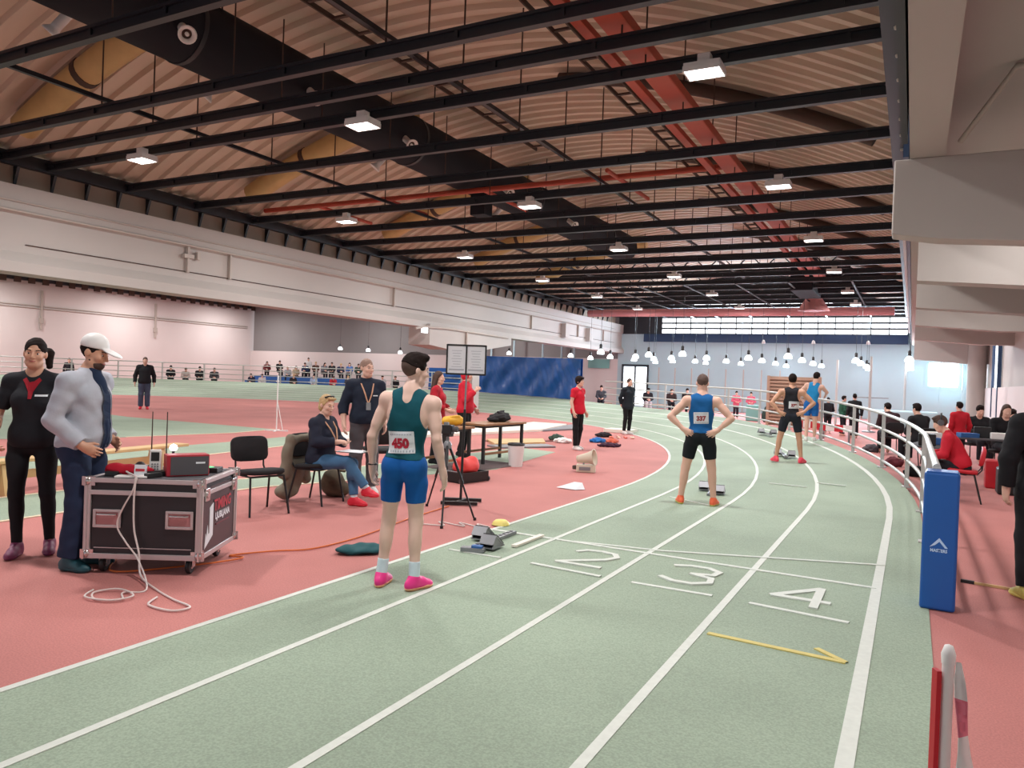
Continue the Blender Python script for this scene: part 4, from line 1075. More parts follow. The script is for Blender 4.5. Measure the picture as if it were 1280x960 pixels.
B=Body(1.80,dict(elr=(.26,.0,1.15),wrr=(.22,.19,.98),ell=(-.275,-.05,1.15),wrl=(-.29,.05,.91),hpr=(.10,0,.92),knr=(.10,.05,.51),anr=(.08,.06,.09),knl=(-.12,.02,.51),anl=(-.13,-.06,.09)),head=(6,2,-4),b=.93,fem=True,toe=(4,12),
  hand_r=((-.25,.5,-.7),(-.9,-.2,.1),45))
P1=person((-6.48,3.72),-135,B,'woman in black polo top with red collar and black leggings, hair in ponytail',.0068,'skin2',('pony','hair_d'),
  dict(name='shirt',hem=.90,o=.013,neck=.066,sleeve=(.78,.02),m=blackc,loose=.008,fold=.004),dict(name='leggings',len=1.985,o=.006,m=blackt,fold=.001),(purple,purple),None,True)
cv=[(-.006,1.30),(.020,1.30),(.026,1.36),(.055,1.425),(.072,1.455),(.052,1.475),(.022,1.445),(-.012,1.435),(-.042,1.475),(-.066,1.455),(-.045,1.425),(-.012,1.36)]
cv=[(a,b-1.40) for a,b in cv]
lay(P1['top'],cv+[(0.005,1.44-1.40),(0.006,1.38-1.40)],[(0,1,2,13,11),(2,3,4,5,6,12,13),(11,13,12,7),(7,8,9,10,11),(12,6,7)],(0,.1,1.40),(-1,0,0),(0,0,1),.28,'collar',cloth(150,26,40),.008)
vs,fs=grid2d(.085,.016,6,1); lay(P1['top'],vs,fs,(-.085,.1,1.33),(-1,0,0),(0,0,1),.25,'chest_print',M['paper'],.005)
# cap man
B=Body(1.83,dict(shr=(.19,.0,1.43),elr=(.26,-.07,1.15),wrr=(.195,.12,.965),ell=(-.28,-.12,1.17),wrl=(-.22,.10,.98),knr=(.11,.05,.51),anr=(.12,.0,.09),knl=(-.11,.06,.51),anl=(-.11,.02,.09)),head=(4,14,0),torso=(0,4,0),b=1.04,belly=.03,
  hand_r=((-.25,.75,-.45),(-.9,-.3,0),30),hand_l=((.25,.75,-.45),(.9,-.3,0),30))
P2=person((-5.78,3.70),-66,B,'man in white cap and pale grey jacket looking down at the flight case',.0068,'skin2',('buzz','hair_d'),
  dict(name='jacket',hem=.93,o=.016,neck=.0,sleeve=(1.93,.022),m=cloth(176,180,190),loose=.03,fold=.006,collar=1),dict(name='jeans',len=1.97,o=.014,loose=.022,m=jean,fold=.004),(tealshoe,tealshoe),None,True)
r=P2['root']; Lh=B.L; R=B.Rh
sdf_obj('cap',[E_(Lh((0,-.012,.052)),(.086,.107,.098),R,0,((Lh((0,0,.036)),R@nrm((0,.12,-1))),)),E_(Lh((0,.135,.040)),(.072,.085,.012),R@rotm(0,10,0),.012)],.006,M['white_plastic'],r)
sdf_obj('inner_shirt',[E_(B.J['pel']+B.Rt@np.array((0,.075,.33)),(.075,.085,.22),B.Rt,.03),C_(B.J['neck']+np.array((0,.04,-.06)),B.J['neck']+np.array((0,.05,.05)),.066,.058,.03),E_(B.J['pel']+B.Rt@np.array((0,.085,.10)),(.06,.115,.2),B.Rt,.03)],.007,cloth(30,44,70),r)
sdf_obj('beard',[E_(Lh((0,.058,-.083)),(.050,.052,.046),R,.02),C_(Lh((.055,.02,-.06)),Lh((.03,.06,-.09)),.014,.02,.02),C_(Lh((-.055,.02,-.06)),Lh((-.03,.06,-.09)),.014,.02,.02)],.006,M['hair_br'],r)
N=14; vs=[]
for i in range(N+1):
    z=1.455-.52*i/N; w_=.030+.018*math.sin(min(1,i/5)*1.5)-(.010*i/N); vs+=[(-w_-.012,z-1.2),(-w_,z-1.2),(w_,z-1.2),(w_+.012,z-1.2)]
lay(P2['top'],vs,[(4*i+1,4*i+2,4*i+6,4*i+5) for i in range(N)],(0,.1,1.2),(-1,0,0),(0,0,1),.35,'inner_shirt',cloth(30,44,70),.008)
lay(P2['top'],vs,[(4*i+k,4*i+k+1,4*i+k+5,4*i+k+4) for i in range(N) for k in (0,2)],(0,.1,1.2),(-1,0,0),(0,0,1),.35,'zip_edge',cloth(52,60,74),.011)
# standing official
B=Body(1.80,dict(elr=(.285,-.04,1.15),wrr=(.29,.06,.92),ell=(-.27,-.05,1.15),wrl=(-.27,.03,.92),knr=(.11,.03,.51),anr=(.11,.0,.09),knl=(-.11,.03,.51),anl=(-.12,.03,.09)),head=(22,2,0),b=1.06,belly=.03)
P3=person((-6.48,8.05),-128,B,'bald official in navy sweatshirt with a lanyard, standing behind the seated woman',.0088,'skin',('buzz','hair_b'),
  dict(name='sweatshirt',hem=.93,o=.016,neck=.0,sleeve=(1.45,.022),m=navy,loose=.028,fold=.005,collar=1),dict(name='jeans',len=1.97,o=.012,loose=.018,m=darkj,fold=.003),('white_plastic','white_plastic'),None,True)
lanyard(P3,1.47,1.22)
vs,fs=grid2d(.07,.014,5,1); lay(P3['top'],vs,fs,(-.10,.1,1.31),(-1,0,0),(0,0,1),.25,'chest_print',M['paper'],.005)
# helpers in red
red1=cloth(176,34,48); red2=cloth(206,38,58)
B=Body(1.68,dict(elr=(.24,.02,1.16),wrr=(.14,.26,1.05),ell=(-.24,.02,1.16),wrl=(-.14,.26,1.05)),head=(0,6,0),fem=True,b=.94)
P4=person((-7.68,11.6),-70,B,'young woman in red top with long brown hair beside the yellow bag',.011,'skin',('long','hair_br'),
  dict(name='shirt',hem=.78,o=.014,neck=.06,sleeve=(1.7,.018),m=red1,loose=.02,fold=.004),dict(name='trousers',len=1.95,o=.01,loose=.012,m=blackt2),(blackt2,blackt2))
B=Body(1.76,dict(elr=(.25,.06,1.17),wrr=(.10,.24,1.36),ell=(-.25,.0,1.15),wrl=(-.20,.16,.97),knr=(.10,.04,.51),anr=(.12,.0,.09),anl=(-.13,-.12,.09)),head=(0,12,0),b=1.0)
P5=person((-7.87,12.9),-75,B,'person in red hooded jacket and black trousers behind the notice stand',.011,'skin',('short','hair_br'),
  dict(name='jacket',hem=.90,o=.018,neck=0,sleeve=(1.9,.022),m=red2,loose=.03,fold=.005,collar=1),dict(name='trousers',len=1.96,o=.012,loose=.014,m=blackt2),(blackt2,blackt2))
sdf_obj('hood',[E_(B.J['head']+np.array((0,-.02,.01)),(.105,.115,.135),B.Rh,.02,((B.L((0,.06,0)),B.Rh@nrm((0,1,.05))),))],.01,red2,P5['root'])
B=Body(1.70,dict(elr=(.25,-.03,1.16),wrr=(.27,.06,.92),ell=(-.25,-.03,1.16),wrl=(-.27,.06,.92),knr=(.10,.02,.51),anr=(.10,.04,.09),anl=(-.10,-.06,.09)),head=(10,0,0),b=.93)
P6=person((-6.85,16.25),-100,B,'boy in red T-shirt, black trousers and white shoes on the infield',.011,'skin',('mop','hair_d'),
  dict(name='shirt',hem=.88,o=.012,neck=.07,sleeve=(.55,.02),m=cloth(206,32,54),loose=.022,fold=.004),dict(name='trousers',len=1.97,o=.012,loose=.012,m=blackt2),('white_plastic','white_plastic'),None,True)
lay(P6['top'],*grid2d(.05,.06,3,3),(-.07,.1,1.33),(-1,0,0),(0,0,1),.25,'chest_print',M['paper'],.005)
B=Body(1.72,dict(elr=(.24,-.1,1.16),wrr=(.16,-.14,.96),ell=(-.24,-.1,1.16),wrl=(-.16,-.14,.96),anl=(-.09,-.02,.09)),head=(-10,0,0),b=.95,torso=(0,2,0))
P7=person((-7.72,22.25),-118,B,'person all in black with high collar standing at the inner edge of the bend',.013,'skin',('tied','hair_br'),
  dict(name='jacket',hem=.80,o=.018,neck=0,sleeve=(1.9,.022),m=cloth(30,38,46),loose=.028,fold=.004,collar=1),dict(name='trousers',len=1.95,o=.01,loose=.01,m=blackt2),('white_plastic','white_plastic'),None,True)
B=Body(1.86,dict(elr=(.29,-.04,1.15),wrr=(.30,.04,.9),ell=(-.29,-.04,1.15),wrl=(-.30,.04,.9)),b=1.1,belly=.03)
P8=person((-24.2,17.7),-126,B,'man in black jacket and jeans standing far out on the red infield',.016,'skin',('buzz','hair_g'),
  dict(name='jacket',hem=.88,o=.018,neck=.05,sleeve=(1.9,.024),m=blackc,loose=.03),dict(name='jeans',len=1.97,o=.012,loose=.018,m=cloth(76,86,108)),(redshoe,redshoe))
B=Body(1.76,dict(elr=(.29,-.06,1.15),wrr=(.29,.03,.90),ell=(-.29,-.05,1.15),wrl=(-.285,-.02,.90)),b=1.02)
P9=person((0.95,7.35),20,B,'person dressed in black walking away along the right edge',.009,'skin',('bob','hair_br'),
  dict(name='jacket',hem=.78,o=.02,neck=0,sleeve=(1.92,.024),m=blackt2,loose=.03,fold=.005,collar=1),dict(name='trousers',len=1.97,o=.012,loose=.016,m=blackt2),(yelshoe,yelshoe))
# seated woman
def seat_J(dz=0,kn=.40,leg=0): 
    return dict(hpr=(.095,.06,.53+dz),knr=(.10,.06+kn,.525+dz),anr=(.10,.06+kn,.09),hpl=(-.095,.06,.53+dz),knl=(-.10,.06+kn,.525+dz),anl=(-.10,.06+kn,.09))
J=seat_J(); J.update(knr=(.08,.47,.56),anr=(.0,.72,.23),knl=(-.06,.46,.52),anl=(-.03,.52,.09),
  elr=(.25,.12,.79),wrr=(.09,.33,.80),ell=(-.24,.13,.79),wrl=(-.07,.33,.77))
B=Body(1.72,J,pel=(0,0.02,.55),torso=(0,4,0),head=(-14,8,0),fem=True,b=1.06,hand_r=((-.5,.7,.1),(-.2,-.3,-.9),50),hand_l=((.6,.7,0),(.2,-.2,.9),40))
P10=person((-6.42,7.12),-82,B,'fair haired woman in navy sweatshirt and jeans seated with a clipboard',.0088,'skin',('bob','hair_bl'),
  dict(name='sweatshirt',hem=.92,o=.018,neck=.055,sleeve=(1.85,.026),m=cloth(34,38,54),loose=.03,fold=.006),dict(name='jeans',len=1.9,o=.01,loose=.008,m=cloth(70,110,146),fold=.002),(redshoe,redshoe),(.13,'sock_w'),True)
r=P10['root']
q0=B.J['neck']
for sx in (-1,1): MB().tube([tuple(q0+np.array(p)) for p in ((sx*.075,.0,.05),(sx*.085,.10,-.02),(sx*.07,.165,-.10),(sx*.03,.205,-.20),(sx*.012,.215,-.28))],.009,6).build('lanyard',LT,r)
MB().tube([tuple(B.L(p)) for p in ((-.075,.02,.10),(-.04,.055,.128),(.04,.055,.128),(.075,.02,.10))],.010,6).build('sunglasses',M['black'],r)

# ------------------------------------------------------------------ people in the background: a few poses, copied with their own colours
_pose={}
def bg_pose(kind):
    if kind in _pose: return _pose[kind]
    h=.019
    if kind=='sit':
        J=seat_J(); J.update(elr=(.23,.13,.78),wrr=(.10,.34,.68),ell=(-.23,.13,.78),wrl=(-.10,.34,.68)); B=Body(1.75,J,pel=(0,0,.55),torso=(0,10,0),head=(0,6,0))
        hem=.92; L=1.95
    elif kind=='sit_lean':
        J=seat_J(); J.update(elr=(.24,.24,.72),wrr=(.06,.44,.70),ell=(-.24,.24,.72),wrl=(-.06,.44,.66)); B=Body(1.75,J,pel=(0,0,.55),torso=(0,24,0),head=(12,0,0)); hem=.92; L=1.95
    elif kind=='stand': B=Body(1.76,dict(elr=(.27,-.05,1.15),wrr=(.28,.05,.9)),head=(0,4,0)); hem=.86; L=1.96
    else: B=Body(1.76,dict(elr=(.27,.02,1.16),wrr=(.10,.24,1.10),ell=(-.27,.02,1.16),wrl=(-.10,.24,1.08)),head=(-10,8,0)); hem=.86; L=1.96
    P,hz=torso_garment(B,.016,hem,.06,(1.88,.022),None,0,.025)
    d=dict(body=sdf_mesh('body',B.body_pr(),h),top=sdf_mesh('jacket',P,h,cutpost(hz)),bottom=sdf_mesh('trousers',leg_garment(B,.012,L,loose=.014),h),
      short=sdf_mesh('hair',B.hair_pr('short'),.016),long=sdf_mesh('hair',B.hair_pr('long'),.016))
    _pose[kind]=d; return d
def bg(kind,x,y,z,yaw,label,top,bottom=(30,31,38),hair=('short','hair_d'),skin='skin',k=1.0,group=None):
    d=bg_pose(kind); t=thing('person',label,'person',(x,y,z),math.radians(yaw),group); t.scale=(k,)*3
    for nm,me,mm in (('body',d['body'],M[skin]),('jacket',d['top'],cloth(*top)),('trousers',d['bottom'],cloth(*bottom)),('hair',d[hair[0]],M[hair[1]])):
        if not me.materials: me.materials.append(None)
        o=bpy.data.objects.new(nm,me); COL.objects.link(o); o.parent=t
        o.material_slots[0].link='OBJECT'; o.material_slots[0].material=mm
    return t
RW='spectators seated behind the far railing'; BL='spectators on the blue stand'
bg('sit',-42.7,33.1,.2,-125,'spectator in black seated alone behind the far railing, nearest to the standing man',(30,30,34),group=RW)
bg('sit_lean',-41.9,33.6,.2,-125,'spectator in pale top seated behind the far railing, second from the standing man',(190,176,170),group=RW,k=.96)
bg('sit',-41.2,34.1,.2,-120,'spectator in black with white trim seated behind the far railing, third of the row',(36,36,40),group=RW)
bg('sit_lean',-40.5,34.7,.2,-130,'spectator in black and white seated behind the far railing, last of the row',(70,70,74),group=RW)
bg('stand',-47.6,29.4,0,-120,'dark haired spectator behind the far railing, beside the capped man',(40,40,46))
rows3=[(-44.7,41.9,-.15,'navy',(34,42,64)),(-44.1,42.3,-.2,'white',(196,196,200)),(-41.6,42.9,-.1,'black',(36,36,40)),(-39.8,43.3,-.12,'pale blue',(150,170,196)),(-38.6,44.0,-.1,'red',(170,44,52)),(-37.4,44.4,-.1,'dark grey',(62,62,68)),
 (-46.0,44.6,.85,'maroon',(110,44,48)),(-45.1,45.0,.9,'black',(26,26,30)),(-43.9,44.8,.5,'light grey',(170,172,178)),(-43.3,45.0,.52,'cream',(190,176,150)),(-42.4,45.2,.85,'dark blue',(36,50,84)),(-41.6,45.4,.9,'brown',(84,66,58)),(-40.9,45.5,.9,'grey',(110,112,118)),(-40.1,45.6,.9,'black',(38,36,40)),(-39.3,45.6,.88,'navy',(40,46,70)),(-38.4,45.7,.9,'blue',(70,100,150)),(-37.6,45.7,.9,'dark green',(50,66,58))]
for i,(x,y,z,cn,cc) in enumerate(rows3):
    bg('sit' if i%2 else 'sit_lean',x,y,z,-135+10*((i*7)%5-2),'spectator in %s, %s row of the blue stand, seat %s from the left'%(cn,'lower' if i<6 else 'upper',['one','two','three','four','five','six','seven','eight','nine','ten','eleven'][i if i<6 else i-6]),cc,hair=('long' if i%3==0 else 'short',['hair_d','hair_br','hair_bl'][i%3]),group=BL)
bg('stand',-42.7,45.75,.90,-140,'spectator in white top standing at the back of the blue stand',(222,220,220),k=.93)
bg('sit',-32.4,42.0,.05,-140,'spectator in white sitting between the stand and the tarpaulin, left of two',(190,190,196))
bg('sit',-31.6,42.4,.05,-140,'spectator in black sitting between the stand and the tarpaulin, right of two',(30,32,38))
bg('sit',-14.7,38.0,0,-160,'person in a black and white striped top behind the rail near the glazed door',(70,72,78))
bg('sit_lean',-12.8,40.0,0,-150,'spectator in black with pale trousers sitting behind the rail, left of the three dark ones',(34,34,40),(190,190,196))
bg('sit_lean',-11.6,40.5,0,-160,'spectator in dark brown bending behind the rail, middle of the three dark ones',(58,48,48),hair=('long','hair_br'))
bg('sit',-10.9,41.0,0,-150,'spectator in black behind the rail, hidden partly by the blue vested runner',(28,28,32))
PK=(206,96,120)
bg('stand2',-7.65,38.1,0,-150,'child in pink jacket and dark trousers behind the rail, left of two',PK,(44,30,40),k=.75)
bg('stand2',-7.0,38.4,0,-170,'child in pink jacket and dark trousers behind the rail, right of two',PK,(40,30,36),k=.74)
bg('stand2',-2.7,29.9,0,25,'dark haired person in black coat behind the rail, farthest from the camera of three standing',(34,34,40),hair=('bob' if False else 'short','hair_d'),k=.73)
bg('stand',-2.12,28.9,0,-60,'person in green jacket behind the rail, middle of three standing',(36,84,66),hair=('short','hair_d'),k=.78)
bg('stand',-1.70,27.9,0,15,'broad person in black jacket behind the rail, rightmost of three standing',(34,38,42),hair=('short','hair_d'),k=.83)
bg('stand',.96,19.8,0,30,'person in red jacket with back turned standing beyond the aisle tables',(196,34,50),hair=('short','hair_d'),k=.80)
bg('sit',1.38,21.1,0,-160,'seated person in black beyond the aisle tables, left of two',(30,30,34))
bg('sit_lean',2.02,21.3,0,-170,'seated person in black with a blue scarf side beyond the aisle tables, right of two',(34,34,40))
bg('sit',1.72,19.0,0,-165,'woman with long brown hair in black sitting behind the aisle table',(24,24,28),hair=('long','hair_br'),k=1.05)
bg('sit',.20,19.3,0,40,'person in black sitting low behind the railing posts',(32,32,36))
bg('sit_lean',-.45,21.8,0,20,'person in dark red sitting low behind the railing, farther along',(60,40,44))
bg('sit_lean',.70,13.45,0,88,'person in red jacket sitting on the red chair with headphones',(190,34,52),hair=('short','hair_br'),k=.97)


# ------------------------------------------------------------------ chairs
def chair(loc,rz,label,group,seat='black_fab',back='black_fab',leg='black'):
    t=thing('stacking_chair',label,'chair',loc,rz,group)
    # faces local +Y
    def pad(c,w,d,th,bulge,tilt):
        m=MB(); v=[]; n=14
        R=Matrix.Rotation(tilt,3,'X')
        for lay_,(sc,zz) in enumerate(((.93,-th/2),(1,-th/4),(1,th/4),(.93,th/2))):
            for k in range(n*2):
                a=2*math.pi*k/(n*2); ca,sa=math.cos(a),math.sin(a)
                x=w/2*sc*math.copysign(abs(ca)**.45,ca); y=d/2*sc*math.copysign(abs(sa)**.45,sa)
                z=zz+bulge*((x/(w/2))**2)
                p=R@Vector((x,y,z))+Vector(c); v.append(tuple(p))
        N=n*2; f=[(i*N+k,i*N+(k+1)%N,(i+1)*N+(k+1)%N,(i+1)*N+k) for i in range(3) for k in range(N)]
        f+=[tuple(range(N))[::-1],tuple(range(3*N,4*N))]
        return m.add(v,f,0,True)
    pad((0,0,.455),.47,.42,.055,.012,math.radians(4)).build('seat',M[seat],t)
    pad((0,-.235,.70),.45,.29,.045,.03,math.radians(98)).build('backrest',M[back],t)
    for sx in (-1,1):
        MB().tube([(sx*.20,.17,.43),(sx*.235,.25,.0)],.0125,8).build('leg',M[leg],t)
        MB().tube([(sx*.20,-.15,.43),(sx*.235,-.25,.0)],.0125,8).build('leg',M[leg],t)
        MB().tube([(sx*.17,.02,.425),(sx*.17,-.19,.43),(sx*.17,-.245,.50),(sx*.17,-.26,.66)],.011,8).build('back_support',M[leg],t)
    MB().tube([(-.20,.17,.425),(.20,.17,.425)],.011,8).tube([(-.20,-.15,.425),(.20,-.15,.425)],.011,8).tube([(-.2,.17,.425),(-.2,-.15,.425)],.011,8).tube([(.2,.17,.425),(.2,-.15,.425)],.011,8).build('seat_frame',M[leg],t)
    return t
c0=chair((-6.47,6.22,0),math.radians(-106),'empty black upholstered chair beside the flight case','black chairs by the track')
dup_tree(c0,(-6.45,7.12,0),math.radians(-82),'black chair under the seated woman with a coat over its back')
dup_tree(c0,(-7.1,9.2,0),math.radians(60),'black chair half hidden behind runner 450')
c1=chair((.72,13.42,0),math.radians(88),'red plastic chair under the person in red jacket at the aisle','chairs in the aisle','red_pl','red_pl','black')
for (x,y,rz,lab) in ((1.38,21.05,-160,'black chair under the left person beyond the aisle tables'),(2.02,21.22,-170,'black chair under the right person beyond the aisle tables'),(1.72,18.95,-165,'black chair of the long haired woman behind the aisle table'),(.20,19.3,40,'black chair behind the railing posts, nearer of two'),(-.45,21.8,20,'black chair behind the railing posts, farther of two')):
    dup_tree(c0,(x,y,0),math.radians(rz),lab)
def bench(x,y,rz,L,label,base=0.0,h=.43):
    t=thing('spectator_bench',label,'bench',(x,y,0),math.radians(rz))
    MB().box((0,0,base+h),(L,.34,.05)).build('seat_plank',M['wood_panel'],t)
    for sx in (-1,1): MB().box((sx*(L/2-.2),0,base+h/2),(.06,.3,h)).build('leg',M['grey'],t)
    if base: MB().box((0,.3,base/2),(L+.6,1.6,base)).build('platform',M['grey_d'],t)
bench(-41.65,33.9,38,3.4,'low bench on a platform behind the far railing',.19,.42)
bench(-32.0,42.2,40,1.8,'short bench between the stand and the tarpaulin',.04,.42)
bench(-11.75,40.5,30,3.0,'wooden bench behind the rail under three dark clad spectators')
bench(-14.7,38.0,20,1.2,'short wooden bench near the glazed door')
# coat over the chair back
P=[E_((0,-.30,.62),(.22,.055,.20),None,.05),E_((.05,-.31,.36),(.20,.075,.28),None,.06),C_((-.19,-.27,.74),(-.24,-.33,.25),.06,.07,.05),C_((.2,-.26,.74),(.25,-.3,.35),.06,.07,.05),C_((-.2,-.25,.78),(.2,-.25,.78),.05,.05,.04),E_((.12,-.36,.12),(.16,.10,.10),None,.05)]
co=sdf_obj('draped_coat',P,.011,M['khaki'],None,fold(.014,.6,2)); co.location=(-6.45,7.12,0); co.rotation_euler=(0,0,math.radians(-82)); tag(co,'olive khaki coat hanging over the back of the woman\'s chair','coat')
P=[E_((0,0,.17),(.17,.13,.18),None,.04),E_((.05,.02,.10),(.20,.14,.11),None,.04),C_((-.1,.1,.32),(.1,.1,.32),.02,.02,.02)]
bg_=sdf_obj('camouflage_bag',P,.012,M['camo'],None,fold(.01,.7,3)); bg_.location=(-6.62,7.62,0); tag(bg_,'camouflage rucksack on the floor under the woman\'s chair','bag')
# clipboard on her lap
cbd=thing('clipboard','white clipboard resting on the seated woman\'s knees','clipboard',(-5.93,7.19,.66),math.radians(-82))
MB().box((0,0,0),(.30,.36,.006)).build('board',M['black'],cbd); MB().box((0,0,.006),(.27,.33,.004)).build('sheet',M['paper'],cbd); MB().box((0,.165,.014),(.1,.025,.015)).build('clip',M['chrome'],cbd)

# ------------------------------------------------------------------ flight case
case=thing('flight_case','black flight case with metal edges and castors beside the capped man','case',(-5.39,4.17,0),math.radians(29.7))
w,dp,z0,z1=.88,.80,.12,.735
MB().box((0,0,(z0+z1)/2),(w-.03,dp-.03,z1-z0-.02),mi=0).build('body',M['case_lam'],case)
MB().box((w/2-.012,0,.41),(.014,dp-.06,.52)).build('side_panel',M['case_lam2'],case)
e=MB(); a=.035
for z in (z0+.02,z1-.012,z1-.105):
    for sy in (-1,1): e.box((0,sy*(dp/2-.006),z),(w,.02,a if z>z0+.05 else .04))
    for sx in (-1,1): e.box((sx*(w/2-.006),0,z),(.02,dp,a if z>z0+.05 else .04))
for sx in (-1,1):
    for sy in (-1,1): e.box((sx*(w/2-.014),sy*(dp/2-.006),(z0+z1)/2),(.05,.02,z1-z0)).box((sx*(w/2-.006),sy*(dp/2-.014),(z0+z1)/2),(.02,.05,z1-z0))
for sy in (-1,1): e.box((0,sy*(dp/2-.02),z1-.004),(w,.045,.012))
for sx in (-1,1): e.box((sx*(w/2-.02),0,z1-.004),(.045,dp,.012))
e.build('edge_profile',M['alu'],case,bevel=.003)
MB().box((0,0,z1+.001),(w-.09,dp-.09,.006)).build('lid_top',M['grey_d'],case)
for sx in (-1,1):
    for sy in (-1,1):
        for z in (z0+.035,z1-.02):
            MB().lathe([(0,-.034),(.024,-.028),(.034,0),(.024,.028),(0,.034)],(sx*(w/2-.012),sy*(dp/2-.012),z),12).box((sx*(w/2-.02),sy*(dp/2-.004),z),(.10,.014,.07)).box((sx*(w/2-.004),sy*(dp/2-.02),z),(.014,.10,.07)).build('corner_cap',M['chrome'],case)
        cs=MB().lathe([(.055,-.018),(.06,-.012),(.06,.012),(.055,.018)],(sx*(w/2-.11),sy*(dp/2-.11)-.015,.06),18,axis=(1,0,0)).build('castor',M['black'],case)
        MB().box((sx*(w/2-.11),sy*(dp/2-.11),.112),(.10,.10,.012)).box((sx*(w/2-.11)-.027,sy*(dp/2-.11)-.008,.085),(.005,.06,.07)).box((sx*(w/2-.11)+.027,sy*(dp/2-.11)-.008,.085),(.005,.06,.07)).lathe([(.025,-.02),(.025,.02)],(sx*(w/2-.11),sy*(dp/2-.11)-.015,.06),12,axis=(1,0,0)).build('castor_fork',M['chrome'],cs)
for x in (-.275,.275):
    h=MB(); yy=-dp/2+.002
    h.box((x,yy,.49),(.20,.012,.022)).box((x,yy,.37),(.20,.012,.022)).box((x-.095,yy,.43),(.022,.012,.14)).box((x+.095,yy,.43),(.022,.012,.14))
    ho=h.build('handle_dish',M['alu'],case,bevel=.004); MB().box((x,yy+.006,.43),(.17,.006,.10)).build('dish_back',M['pink_pipe'],ho); MB().tube([(x-.07,yy-.008,.46),(x-.055,yy-.014,.46),(x+.055,yy-.014,.46),(x+.07,yy-.008,.46)],.009,8).build('grip',M['chrome'],ho)  # pink of the dish back paints a reflection into the metal
for y in (-.30,.32):
    for z in (.62,): MB().box((w/2+.004,y,z),(.02,.09,.10)).lathe([(.03,-.008),(.03,.01)],(w/2+.012,y,z),14,axis=(1,0,0)).build('butterfly_latch',M['chrome'],case,bevel=.003)
MB().tube([(0,-dp/2-.004,z0+.09),(0,-dp/2-.004,z0+.092)],.006,8).box((.0,-dp/2+.004,z0+.085),(.74,.004,.006)).build('rivet_line',M['alu'],case)
# printing on the side: white tower emblem and two words
em=MB(); xs_=w/2-.0035
def side(ptsyz,mt,name):
    m=MB(); m.add([(xs_+.0014,y,z) for y,z in ptsyz]+[(xs_-.006,y,z) for y,z in ptsyz],[tuple(range(len(ptsyz)))]+[(i,(i+1)%len(ptsyz),len(ptsyz)+(i+1)%len(ptsyz),len(ptsyz)+i) for i in range(len(ptsyz))])
    return m.build(name,mt,case)
side([(-.30,.19),(-.13,.27),(-.13,.53),(-.205,.50),(-.205,.30),(-.225,.29),(-.245,.37),(-.262,.27),(-.28,.31)],M['paper'],'emblem')
for body,sz,y,z,m_,sx_ in (('TIMING',.125,.075,.50,mat('red_print',S(190,40,56),.5),.92),('LJUBLJANA',.072,.075,.41,M['paper'],.95)):
    o=text_obj('lettering',body,sz,m_,case,(w/2+.0015,y,z),(math.pi/2,0,math.pi/2),.003,sx_)
MB().box((w/2-.003,.08,.345),(.012,.30,.012)).build('print_line',mat('dim_red_print',S(110,50,58),.5),case)

def on_case(x,y,z=.742): 
    v=Matrix.Rotation(math.radians(29.7),3,'Z')@Vector((x,y,0)); return (v.x-5.39,v.y+4.17,z)
RZC=math.radians(29.7)
t=thing('timing_box','red and black electronics box with an angled top on the flight case','device',on_case(.20,-.10),RZC+math.radians(32))
m=MB(); m.prism([(-.16,-.075),(.16,-.075),(.16,.075),(-.16,.075)],0,.17); m.build('shell',M['red_box'],t,bevel=.006)
MB().box((0.01,-.077,.083),(.285,.006,.145)).build('front_panel',M['grey_d'],t); MB().box((.09,-.081,.105),(.07,.004,.014)).build('print_mark',M['paper'],t)
t=thing('signal_lamp','small round glowing lamp on a stem beside the red box','lamp',on_case(.05,.0),RZC)
MB().tube([(0,0,0),(0,0,.18)],.012,8).build('stem',M['black'],t); MB().lathe([(0,-.03),(.026,-.02),(.033,0),(.026,.02),(0,.033)],(0,0,.205),14).build('bulb',M['bulb'],t)
t=thing('handheld_terminal','upright handheld device with a white frame and keypad on the flight case','device',on_case(-.02,-.17),RZC+.3)
MB().box((0,0,.12),(.085,.03,.17)).build('shell',M['white_plastic'],t,bevel=.008); MB().box((0,-.017,.15),(.06,.004,.07)).build('screen',M['black'],t)
for i in range(3):
    for j in range(3): MB().box((-.02+.02*i,-.017,.05+.02*j),(.012,.004,.012)).build('key',M['grey'],t)
MB().box((0,0,.018),(.16,.12,.036)).build('base',M['black'],t)
for i,(x,y) in enumerate(((-.10,-.06),(.01,-.04))):
    t=thing('whip_antenna','thin dark whip antenna standing on the flight case, %s of two'%('left','right')[i],'antenna',on_case(x,y),0)
    MB().tube([(0,0,0),(0,0,.50)],.005,8,rs=[.006,.004]).build('rod',M['duct_band'],t); MB().lathe([(.03,0),(.03,.02),(.012,.03),(.01,.07)],(0,0,0),12).build('foot',M['black'],t)
t=thing('orange_box','small orange and tan box behind the handheld device','box',on_case(-.06,-.04),RZC); MB().box((0,0,.09),(.07,.06,.18)).build('shell',M['wood'],t,bevel=.004); MB().box((0,-.032,.07),(.06,.006,.05)).build('label_panel',M['orange'],t)
t=thing('display_unit','small unit with a green display lying at the back of the flight case','device',on_case(.29,.13),RZC); MB().box((0,0,.02),(.2,.14,.04)).build('shell',M['black'],t,bevel=.005); MB().lathe([(.0,.045),(.05,.04),(.055,.03)],(0,0,0),16).build('display',M['green_led'],t)
P=[E_((0,0,.04),(.14,.08,.045),None,.02),E_((.1,.03,.035),(.10,.06,.04),None,.02),E_((-.1,-.01,.045),(.07,.06,.05),None,.02)]
o=sdf_obj('red_pouch',P,.008,cloth(176,24,44),None,fold(.008,1.5,1)); o.location=on_case(-.22,-.20); o.rotation_euler=(0,0,RZC); tag(o,'crumpled red pouch on the flight case near the capped man','pouch')
